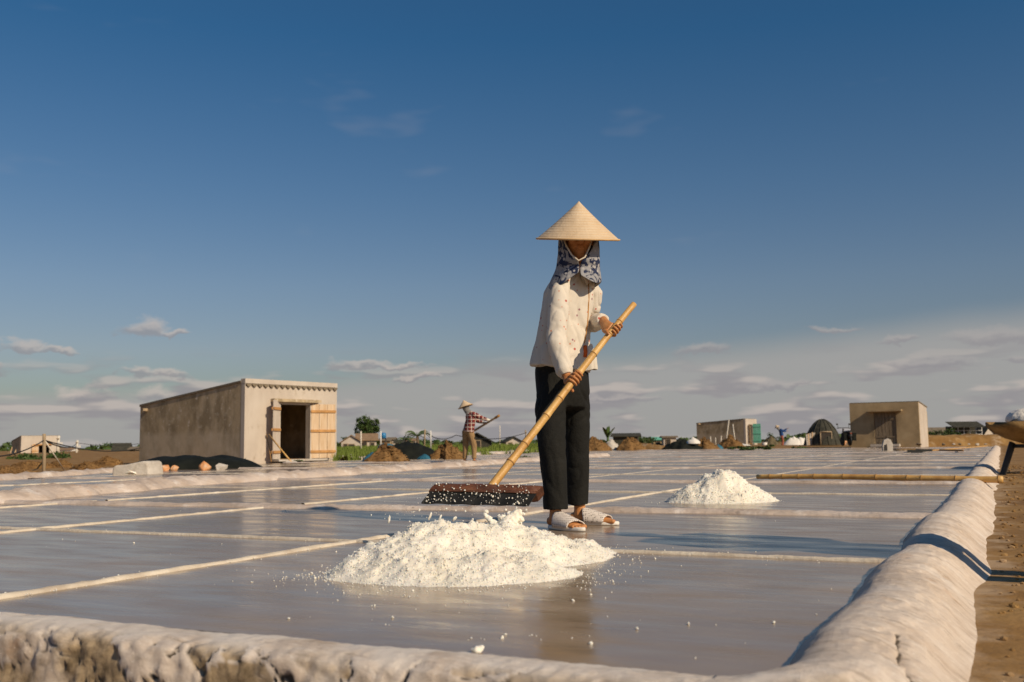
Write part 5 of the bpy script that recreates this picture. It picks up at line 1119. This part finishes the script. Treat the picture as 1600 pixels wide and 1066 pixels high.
def cart():
    """two-wheeled salt cart at the right edge; only its rusty tray lip and front prop come into the frame"""
    f = G(1585, 735); Y0 = f.y; c = Vector((f.x, f.y, ground_z(f.x, f.y))); t = thing('salt_cart', 'rusty boat-shaped cart tray with a steel prop at the right edge', 'cart', c)
    ax = Vector((.93, .37, 0)).normalized(); sd = Vector((-.37, .93, 0)); x0 = -.28
    mb = MB(); st = [(-.01, .64, .10, .02), (.06, .60, .22, .07), (.18, .53, .30, .13), (.35, .46, .33, .20), (.6, .40, .34, .26), (.95, .38, .34, .28), (1.15, .44, .33, .23), (1.25, .55, .30, .14)]
    n = 18; out, inn = [], []
    for (x, zb, hw, dp) in st:
        top_z = .665 if x < .05 else .69
        for j in range(n+1):
            q = math.pi*j/n; y = -hw*math.cos(q); z = top_z-(top_z-zb)*math.sin(q)**.6
            out.append(c+ax*(x+x0)+sd*y+Z3*z); inn.append(c+ax*(x+x0+(.01 if x < .5 else -.01))+sd*y*.96+Z3*(z+.012))
    k = len(st); m1 = [(i*(n+1)+j, i*(n+1)+j+1, (i+1)*(n+1)+j+1, (i+1)*(n+1)+j) for i in range(k-1) for j in range(n)]; o_ = k*(n+1)
    edge = [(i*(n+1)+j, (i+1)*(n+1)+j, o_+(i+1)*(n+1)+j, o_+i*(n+1)+j) for i in range(k-1) for j in (0, n)]
    ends = [(i*(n+1)+j, i*(n+1)+j+1, o_+i*(n+1)+j+1, o_+i*(n+1)+j) for i in (0, k-1) for j in range(n)]
    caps = [tuple(range(n+1)), tuple((k-1)*(n+1)+j for j in range(n+1))]
    mb.add(out+inn, m1+[tuple(o_+q for q in reversed(f_)) for f_ in m1]+edge+ends+caps).build('tray', M['rust'], t, True)
    for s in (-.2, .2): MB().tube([c+ax*(.22)+sd*s+Z3*.42, c+ax*(.0)+sd*s-Z3*.02], [(.05, .035), (.045, .03)], 10, side=ax).build('prop', M['steel'], t)
    MB().tube([c+ax*.22-sd*.2+Z3*.38, c+ax*.22+sd*.2+Z3*.38], .025, 8).build('cross_bar', M['steel'], t, True)
    wc = c+ax*.95+Z3*.22
    for s in (-.36, .36):
        q_ = [wc+sd*s+ax*.2*math.cos(2*math.pi*j/24)+Z3*.2*math.sin(2*math.pi*j/24) for j in range(25)]; w_ = MB().tube(q_, .035, 8, cap=False).build('wheel', M['rubber'], t, True)
        h_ = MB().tube([wc+sd*(s-.03), wc+sd*(s+.03)], .15, 16).build('rim', M['steel'], None, True); h_.data.transform(Matrix.Translation(-c)); h_.parent = w_
        MB().tube([c+ax*.6+sd*s*.7+Z3*.42, c+ax*1.9+sd*s*.8+Z3*.62], .02, 8).build('handle', M['steel'], t, True)
    MB().tube([wc-sd*.36, wc+sd*.36], .02, 8).build('axle', M['steel'], t, True)
    s_ = thing('salt_sack', 'white plastic sack heaped in the cart at the right edge', 'sack', c+Z3*.6)
    b = MB(); p = c+ax*.22+Z3*.72; b.ell(p+ax*.1, (.30, .24, .17)); b.ell(p+ax*.02+Z3*.06, (.16, .15, .10)); b.ell(p+ax*.2+Z3*.12, (.13, .12, .08))
    link('sack', to_local(remesh(b, .012, 2, cloth(.012, 9, 3)), s_), M['white'], s_, True)
    rk = thing('cart_shovel', 'dark shovel blade lying in the cart beside the white sack', 'shovel', c+ax*.05+Z3*.66); MB().prism([c+ax*a_+Z3*z_-sd*.05 for a_, z_ in ((-.02, .70), (.06, .74), (.12, .80), (.16, .78), (.12, .70))], sd*.06).build('blade', M['steel'], rk)
cart()

# ------------------------------------------------------------------ plants
def leaves(c, n, r, size, seed, shape=lambda p: 1.0, flat=1.0):
    """leaf cards through a crown volume, denser in clumps"""
    rg = random.Random(seed); mb = MB(); cl = [Vector((rg.gauss(0, .5), rg.gauss(0, .5), rg.gauss(0, .42))) for _ in range(max(6, n//90))]
    for _ in range(n):
        b = rg.choice(cl); p = b+Vector((rg.gauss(0, .17), rg.gauss(0, .17), rg.gauss(0, .15)))
        if p.length > 1.25: p *= 1.1/p.length
        w = Vector((c[0]+p.x*r[0], c[1]+p.y*r[1], c[2]+p.z*r[2]))
        d = Vector((rg.gauss(0, 1), rg.gauss(0, 1), rg.gauss(0, .7))).normalized(); s = d.cross(Vector((rg.gauss(0, 1), rg.gauss(0, 1), rg.gauss(0, 1)))).normalized(); L_ = size*rg.uniform(.6, 1.3)
        mb.add([w-d*L_*.5, w+s*L_*.28, w+d*L_*.5, w-s*L_*.28], [(0, 1, 2, 3)])
    return mb
def tree(label, base, h, cr, n, size, seed, cz=.66, name='tree'):
    t = thing(name, label, 'tree', base); b = Vector(base); rg = random.Random(seed); top = b+Vector((rg.uniform(-.1, .1)*h, 0, h*.7))
    MB().tube([b-Z3*.2, lerp(b, top, .4)+Vector((.03*h, 0, 0)), top], [.045*h, .032*h, .012*h], 9).build('trunk', M['bark'], t, True)
    for k in range(6):
        q = rg.uniform(0, 6.28); s = lerp(b, top, rg.uniform(.45, .8)); MB().tube([s, s+Vector((math.cos(q)*cr*.5, math.sin(q)*cr*.5, h*.12)), s+Vector((math.cos(q)*cr*.85, math.sin(q)*cr*.85, h*.2))], [.016*h, .01*h, .004*h], 6).build('limb', M['bark'], t, True)
    leaves((b.x, b.y, b.z+h*cz), n, (cr, cr, h*.36), size, seed).build('crown', M['leaf'], t, recalc=False)
def bush(label, base, r, h, n, size, seed, name='bush'):
    t = thing(name, label, 'bush', base); b = Vector(base); rg = random.Random(seed)
    for k in range(5): q = rg.uniform(0, 6.28); MB().tube([b-Z3*.1, b+Vector((math.cos(q)*r*.4, math.sin(q)*r*.3, h*.6))], [.02, .008], 6).build('stem', M['bark'], t, True)
    leaves((b.x, b.y, b.z+h*.45), n, (r, r*.6, h*.55), size, seed).build('foliage', M['leaf'], t, recalc=False)
tree('round dark green tree standing behind the tiled farmhouse', P(573, 700, 95), 2.85, 1.05, 5200, .19, 5, .68)
for px, py, Y, r_, h_, n_, lb, sd_ in ((48, 725, 52, 1.2, .75, 900, 'green bush in front of the far left hut', 2), (32, 726, 50, .9, .55, 600, 'lower green bush left of the hut-front bush', 3), (80, 724, 54, 1.0, .8, 700, 'green bush behind the leaning wooden stake', 4), (1472, 689, 84, 1.3, 1.05, 900, 'green bush between the ochre hut and the frame shed', 6), (1490, 690, 82, .9, .9, 500, 'smaller bush at the left end of the frame shed', 7), (1008, 694, 88, 1.2, .8, 500, 'dark bush right of the dark shed', 8), (1210, 694, 100, .8, 1.2, 400, 'dark bush behind the blue-shirted worker', 9), (540, 706, 92, 1.0, 1.2, 500, 'dark bush at the left end of the tiled farmhouse', 10), (612, 703, 93, .8, .8, 400, 'dark bush between farmhouse and water tank', 11), (1448, 690, 90, 1.2, 1.0, 600, 'dark shrub against the right wall of the ochre hut', 12), (822, 718, 30, .35, .13, 260, 'small weed clump on the pan edge left of the standing worker', 13), (1162, 703, 47, .6, .14, 300, 'low weed patch before the green-door hut', 14), (1194, 702, 49, .7, .18, 300, 'low weed patch below the white bucket', 15), (1252, 702, 55, .5, .12, 200, 'low weed patch below the sack pile', 16), (471, 723, 27.2, .2, .08, 120, 'tiny grass tuft by the hut threshold', 17)):
    bush(lb, P(px, py, Y), r_, h_, n_, .16 if Y > 40 else .06, sd_, 'bush' if h_ > .3 else 'weed_patch')
def palm(label, base, h, nf, L_, seed, name='palm_tree', wide=.16):
    t = thing(name, label, 'tree', base); b = Vector(base); rg = random.Random(seed); top = b+Z3*h
    MB().tube([b-Z3*.2, lerp(b, top, .5)+Vector((.06, 0, 0)), top], [.16, .12, .10], 10).build('trunk', M['bark'], t, True)
    for k in range(nf):
        q = 2*math.pi*k/nf+rg.uniform(-.3, .3); up = rg.uniform(.15, 1.25); d = Vector((math.cos(q), math.sin(q)*.8, 0)); mb = MB(); prev = None; m_ = 12; pts = []
        for i in range(m_+1):
            f = i/m_; pts.append(top+d*(L_*f*math.cos(up*.8))+Z3*(L_*(math.sin(up)*f-.75*f*f)))
        mb.tube(pts, [.02*(1-.7*i/m_) for i in range(m_+1)], 5)
        s = d.cross(Z3)
        for i in range(1, m_):
            for sg in (-1, 1):
                for off in (0, .5):
                    p = lerp(pts[i], pts[i+1], off); w = L_*wide*(1-.55*abs(i/m_-.45)*1.6); tip = p+s*sg*w*.55+d*w*.75-Z3*w*.55; mb.add([p, p+d*.06, tip], [(0, 1, 2)])
        mb.build('frond', M['frond'], t, recalc=False)
palm('coconut palm with drooping fronds right of the small far houses', P(652, 702, 86), 1.15, 15, 1.65, 3)
palm('short palm with low fronds behind the utility posts', P(676, 702, 90), .5, 11, 1.2, 8)
palm('young palm crown sprawling left of the coconut palm', P(634, 700, 88), .7, 9, 1.1, 12)
def banana():
    b = P(950, 697, 70); t = thing('banana_plant', 'banana plant with upright leaves just right of the standing worker', 'plant', b)
    MB().tube([b-Z3*.1, b+Z3*.8], [.10, .07], 10).build('stem', M['frond'], t, True); rg = random.Random(4)
    for k in range(9):
        q = rg.uniform(0, 6.28); lean = rg.uniform(.12, .75); L_ = rg.uniform(.7, 1.0); d = Vector((math.cos(q), math.sin(q), 0)); mb = MB(); m_ = 10; vs_ = []
        for i in range(m_+1):
            f = i/m_; p = b+Z3*(.55+L_*f*math.cos(lean*f*1.1))+d*(L_*f*math.sin(lean)); w = .15*math.sin(math.pi*min(1, f*.93+.07))**.6; s = d.cross(Z3)*w*(1+.25*noise.noise(Vector((f*6, k, 0))))
            vs_ += [p-s, p+Z3*.02, p+s]
        mb.add(vs_, [(i*3+j, i*3+j+1, (i+1)*3+j+1, (i+1)*3+j) for i in range(m_) for j in range(2)]).build('leaf', M['frond'], t, recalc=False)
banana()
def grass():
    rg = random.Random(11); mb = MB(); A = [(528, 722, 30), (528, 706, 80), (870, 706, 55), (880, 698, 92)]
    k = 0
    while k < 26000:
        Y = 28.5+62*rg.random()**1.6; px = rg.uniform(520, 885)
        x = (px-800)/FPX*Y; lim = 29.5+max(0, (px-560))*.058
        if Y < lim+2*noise.noise(Vector((px*.05, 0, 0))): continue
        if noise.noise(Vector((x*.8, Y*.25, 2))) < -.22: continue
        h = rg.uniform(.18, .46)*(.7+.6*abs(noise.noise(Vector((x*.5, Y*.3, 9))))); b = Vector((x, Y, ground_z(x, Y)-.02)); q = rg.uniform(0, 3.14); w = .030*(Y/35); s = Vector((math.cos(q), math.sin(q), 0))*w; tip = b+Vector((rg.gauss(0, .06), rg.gauss(0, .06), h))
        mb.add([b-s, b+s, tip], [(0, 1, 2)]); k += 1
    tag(mb.build('grass', M['grass'], recalc=False), 'green grass verge between the pans and the far houses', 'grass', kind='stuff')
    for k, (px, py, Y) in enumerate(((535, 717, 31.5), (547, 716, 31.8), (556, 718, 31), (685, 712, 36), (800, 708, 44), (822, 707, 46), (769, 709, 42))):
        rock('rubble_stone', ('pale stone in the grass beside the right corner of the large hut', 'second pale stone in the grass right of the large hut', 'third pale stone in the grass, left of the brown heap', 'pale stone between the dark mound and the next earth heap', 'pale stone in the verge right of the plaid worker', 'pale stone in the verge nearest the standing worker', 'pale stone in the verge just right of the plaid worker\'s legs')[k], 'stone', P(px, py, Y)+Z3*.03, .16, M['stone'], 30+k*3.3, .7, 'stones along the grass verge')
grass()
def treeline():
    rg = random.Random(21); mb = MB()
    for _ in range(9000):
        px = rg.uniform(-150, 1750); Y = rg.uniform(330, 420); b = (px-800)/FPX*Y; hh = 1.2+3.2*max(0, .45+noise.noise(Vector((px*.013, 0, 0)))+.5*noise.noise(Vector((px*.05, 3, 0)))); z = rg.random()*hh-1
        d = Vector((rg.gauss(0, 1), rg.gauss(0, 1), rg.gauss(0, .7))).normalized(); s = d.cross(Vector((rg.gauss(0, 1), rg.gauss(0, 1), rg.gauss(0, 1)))).normalized(); w = Vector((b, Y, z+.2)); mb.add([w-d*.9, w+s*.6, w+d*.9, w-s*.6], [(0, 1, 2, 3)])
    tag(mb.build('far_woods', M['leaf'], recalc=False), 'dark line of far woods along the horizon', 'woods', kind='stuff')
treeline()

# ------------------------------------------------------------------ far buildings, poles and cables
def house(label, base, w, d, h, rh, wall, roof, rz=0, openings=(), gable_front=True, name='house', cat='house'):
    t = thing(name, label, cat, base, rz)
    def part(nm, mb, mat, par=None): o = mb.build(nm, mat, None, local=True); o.parent = par or t; return o
    mb = MB()
    if gable_front: mb.prism([(-w/2, 0, -.5), (w/2, 0, -.5), (w/2, 0, h), (0, 0, h+rh), (-w/2, 0, h)], (0, d, 0))
    else: mb.prism([(-w/2, 0, -.5), (-w/2, d, -.5), (-w/2, d, h), (-w/2, d/2, h+rh), (-w/2, 0, h)], (w, 0, 0))
    part('wall', mb, wall); e = .18; tk = .08
    if gable_front:
        for s in (-1, 1): part('roof_slope', MB().prism([(0, -e, h+rh+tk*.3), (s*(w/2+e), -e, h-e*rh/(w/2)+.01), (s*(w/2+e), -e, h-e*rh/(w/2)+tk), (0, -e, h+rh+tk*1.3)], (0, d+2*e, 0)), roof)
    else:
        for s in (-1, 1): y0 = d/2; y1 = d/2+s*(d/2+e); part('roof_slope', MB().prism([(-w/2-e, y0, h+rh+tk*.3), (-w/2-e, y1, h-e*rh/(d/2)+.01), (-w/2-e, y1, h-e*rh/(d/2)+tk), (-w/2-e, y0, h+rh+tk*1.3)], (w+2*e, 0, 0)), roof)
    for (x, z, ow, oh, kind) in openings:
        o = part(kind, MB().box((x, -.03, z), (ow+.1, .08, oh+.1)), M['wood']); part('pane', MB().box((x, -.06, z), (ow, .06, oh)), M['dark'], o)
    return t
house('small tiled farmhouse with a gabled front left of the tree', P(549, 702, 88), 1.75, 2.5, .62, .55, M['render'], M['rooftile'], R(8), ((.0, .22, .5, .4, 'window'), (-.5, .3, .3, .3, 'window')))
house('longer tiled farmhouse wing with dark doorway under the tree', P(573, 701, 89), 1.7, 2.6, .75, .5, M['render'], M['rooftile'], R(8), ((-.25, .3, .5, .6, 'door'), (.5, .35, .3, .3, 'window')), False)
house('flat brick-walled shed below the blue water tank', P(601, 700, 92), .9, 1.5, .65, .12, M['ochre'], M['roof'], 0, ((.1, .3, .25, .3, 'window'),), False)
house('narrow pale house right of the blue water tank', P(611, 700, 94), .5, 1.2, .8, .1, M['render'], M['roof'], 0, ((0, .4, .2, .25, 'window'),), False)
house('dark low lean-to right of the narrow pale house', P(627, 700, 91), 1.1, 1.2, .45, .2, M['darkthatch'], M['darkthatch'], 0, ((-.2, .2, .25, .3, 'door'),), False)
house('cream cottage beside the coconut palm', P(641, 699, 92), .85, 1.3, .6, .14, M['render'], M['rooftile'], 0, ((.15, .3, .18, .25, 'window'),), False)
house('dark arched thatch shelter behind the plaid worker\'s legs', P(745, 698, 70), 2.0, 2.0, .35, .55, M['darkthatch'], M['darkthatch'], 0, ((0, .15, .5, .5, 'door'),), True, 'shelter', 'hut')
house('tiny dark-roofed cottage left of the standing worker', P(803, 697, 85), 1.35, 1.5, .35, .35, M['render'], M['darkthatch'], R(15), ((-.3, .15, .25, .25, 'window'),))
house('low dark tarpaulin-roofed shed right of the banana plant', P(977, 696, 72), 1.75, 2.2, .62, .16, M['darkthatch'], M['darkthatch'], R(-10), ((.3, .25, .3, .4, 'door'),), False, 'shed', 'shed')
house('pale far hut with dark open doorway left of the black tarp heap', P(1047, 696, 88), 1.1, 1.2, .68, .05, M['render'], M['roof'], 0, ((-.15, .3, .35, .5, 'door'),), False, 'far_hut', 'hut')
house('green-roofed little shed left of the pale far hut', P(1029, 696, 90), .9, 1.2, .5, .15, M['ochre'], M['green'], 0, ((0, .2, .3, .3, 'door'),), False, 'shed', 'shed')
house('grey greenhouse-like shed on the horizon left of the large hut', P(188, 713, 110), 1.6, 2, .6, .75, M['stone'], M['darkthatch'], R(12), ((.2, .2, .3, .4, 'door'),), False, 'shed', 'shed')
house('dark low shed touching the left corner of the large hut', P(211, 713, 105), 1.2, 1.6, .7, .2, M['darkthatch'], M['roof'], 0, ((.2, .3, .3, .4, 'door'),), False, 'shed', 'shed')
house('white boxy house on the left horizon', P(98, 713, 160), 2.4, 3, 1.0, .25, M['paint'], M['rooftile'], 0, ((.3, .4, .6, .6, 'door'),), False)
house('white low shed right of the white boxy house', P(110, 713, 170), 1.8, 2, .6, .15, M['paint'], M['paint'], 0, ((.3, .3, .3, .3, 'window'),), False, 'shed', 'shed')
house('long grey low-roofed barn behind the right bushes', P(1466, 688, 120), 4.6, 3, 1.0, .45, M['stone'], M['roof'], 0, ((-1, .4, .5, .5, 'window'), (.8, .4, .5, .5, 'window')), False, 'barn', 'barn')
house('small dark-gabled cottage left of the cart', P(1546, 689, 100), 1.2, 1.5, .8, .6, M['render'], M['darkthatch'], R(20), ((0, .4, .3, .4, 'window'),))
def water_tank():
    b = P(599, 700, 91); t = thing('water_tank', 'blue water tank on a tall stand behind the brick-walled shed', 'water tank', b)
    for dx in (-.22, .22):
        for dy in (-.2, .2): MB().tube([b+Vector((dx, dy, -.2)), b+Vector((dx, dy, .86))], .03, 6).build('leg', M['steel'], t, True)
    MB().tube([b+Z3*z for z in (.86, .88, 1.28, 1.36, 1.38)], [.2, .25, .25, .17, .06], 18).build('tank', M['bluetank'], t, True); MB().box(b+Z3*.85, (.55, .5, .04)).build('platform', M['steel'], t)
water_tank()
def frame_shed():
    b = P(1512, 690, 88); t = thing('frame_shed', 'open shed with dark sloping roof and white rails on the right horizon', 'shed', b); w = 2.6
    for i in range(6):
        x = -w/2+w*i/5
        MB().tube([b+Vector((x, 0, -.3)), b+Vector((x, 0, 1.25))], .03, 6).build('post', M['paint'], t, True)
    for z in (.62, .95): MB().tube([b+Vector((-w/2, -.03, z)), b+Vector((w/2, -.03, z))], .02, 6).build('rail', M['paint'], t, True)
    for i in range(4): MB().box(b+Vector((0, .22+.42*i-.6, 1.30+.13*i)), (w+.2, .40, .05), Matrix.Rotation(R(16), 3, 'X')).build('roof_panel', M['darkthatch'], t)
    MB().box(b+Vector((0, 1.3, .5)), (w, .08, 1.7)).build('back_wall', M['darkthatch'], t)
    for x in (-.5, .5): MB().ell(b+Vector((x, .1, .2)), (.16, .14, .2)).build('sack', M['white'], t, True)
frame_shed()
def post(label, px, y0, y1, Y, r, mat, lean=0, name='utility_pole', bits=True, group=None):
    a = P(px, y1, Y); b = P(px+lean, y0, Y); t = thing(name, label, 'pole', a, 0, group)
    MB().tube([a-Z3*.2, lerp(a, b, .5), b], [r*1.15, r*1.05, r], 10).build('shaft', mat, t, True)
    if bits:
        h = (b-a).length; q = lerp(a, b, .86); MB().box(q+Vector((.0, -r*1.4, 0)), (h*.12, r, h*.045)).build('cross_arm', M['wood'], t); MB().box(lerp(a, b, .62)+Vector((r*2, -r, 0)), (r*3, r*2, h*.14)).build('meter_box', M['paint'], t)
    return b
g_ = 'poles on the left field'
post('weathered wooden stake carrying the cable in the left field', 69, 678, 737, 19.4, .032, M['wood'], 0, 'wooden_stake', False)
a_, b_ = P(71, 690, 19.4), G(100, 735); t_ = thing('brace_pole', 'slanting pale brace pole right of the wooden stake', 'pole', b_); MB().tube([a_, b_], .014, 8).build('pole', M['pvc'], t_, True)
post('pale concrete pole with a white box, left of the pair on the horizon', 89, 681, 714, 78, .10, M['pvc'], 3); post('pale concrete pole, right of the pair on the horizon', 119, 688, 714, 86, .09, M['pvc'], 2)
post('wooden post right of the coconut palm', 663, 671, 697, 60, .045, M['wood'], 1, 'wooden_post', False); post('white post right of the wooden post by the palm', 673, 673, 697, 60, .035, M['paint'], 0, 'white_post', False)
post('white post beside the blue water tank', 595, 674, 700, 70, .045, M['paint'], 0, 'white_post', False); post('pale post in front of the farmhouse', 564, 674, 703, 62, .045, M['pvc'], 0, 'pale_post', False)
post('thin distant pole right of the plaid worker', 781, 665, 698, 120, .05, M['pvc'], 0, 'thin_pole', False); post('short leaning pole with bracket left of the standing worker', 823, 672, 697, 75, .05, M['wood'], -2, 'leaning_post', True)
def wire(label, A, sag, r=.008):
    t = thing('overhead_cable', label, 'cable', A[0]); pts = []
    for a, b in zip(A, A[1:]):
        pts += [lerp(Vector(a), Vector(b), i/14)-Z3*(sag*4*(i/14)*(1-i/14)) for i in range(14)]
    pts.append(Vector(A[-1])); MB().tube(pts, r, 6).build('cable', M['cable'], t, True)
wire('cable strung from the left frame edge over the stake to the large hut', [P(-60, 706, 17), P(69, 688, 19.4), P(226, 698, 32)], .18, .012)
wire('second thinner cable sagging behind the first to the large hut', [P(69, 689, 19.5), P(120, 692, 86), P(226, 692, 90)], .25, .02)
wire('cable from the wooden post by the palm to the right', [P(663, 674, 60), P(712, 680, 62), P(823, 676, 75)], .35, .025)

# the earth embankment far right, with stones along its foot
def embank():
    mb = MB(); pts = [P(px, 693, 58) for px in range(1444, 1600, 6)]; n = len(pts); vs_ = []
    prof = [(-.9, -.3), (-.55, .1), (-.3, .42), (0, .56), (.5, .60), (1.5, .5), (2.5, -.3)]
    for p in pts:
        for (o, z) in prof: vs_.append((p.x+.1*noise.noise(Vector((p.x, z*3, 0))), p.y+o, .05+z+.09*fbm((p.x*1.4, o, z), 3)))
    k = len(prof); o = mb.add(vs_, [(i*k+j, i*k+j+1, (i+1)*k+j+1, (i+1)*k+j) for i in range(n-1) for j in range(k-1)]).build('embankment', M['dirt'], smooth=True); tag(o, kind='structure')
embank()
places = ('just right of the ochre hut corner', 'second along the foot of the far embankment', 'third along the foot of the far embankment', 'fourth along the foot of the far embankment', 'fifth along the foot of the far embankment', 'sixth along the foot of the far embankment', 'last along the foot of the far embankment')
for k_, px in enumerate((1436, 1474, 1490, 1500, 1514, 1527, 1540)):
    rock('rubble_stone', ('dark stone ' if k_ in (0, 1, 3) else 'pale stone ')+places[k_], 'stone', P(px, 695, 52)+Z3*.02, (.15, .12, .09, .11, .08, .13, .09)[k_], M['olddoor'] if k_ in (0, 1, 3) else M['stone'], 90+k_*2.7, .6, 'stones along the far embankment')
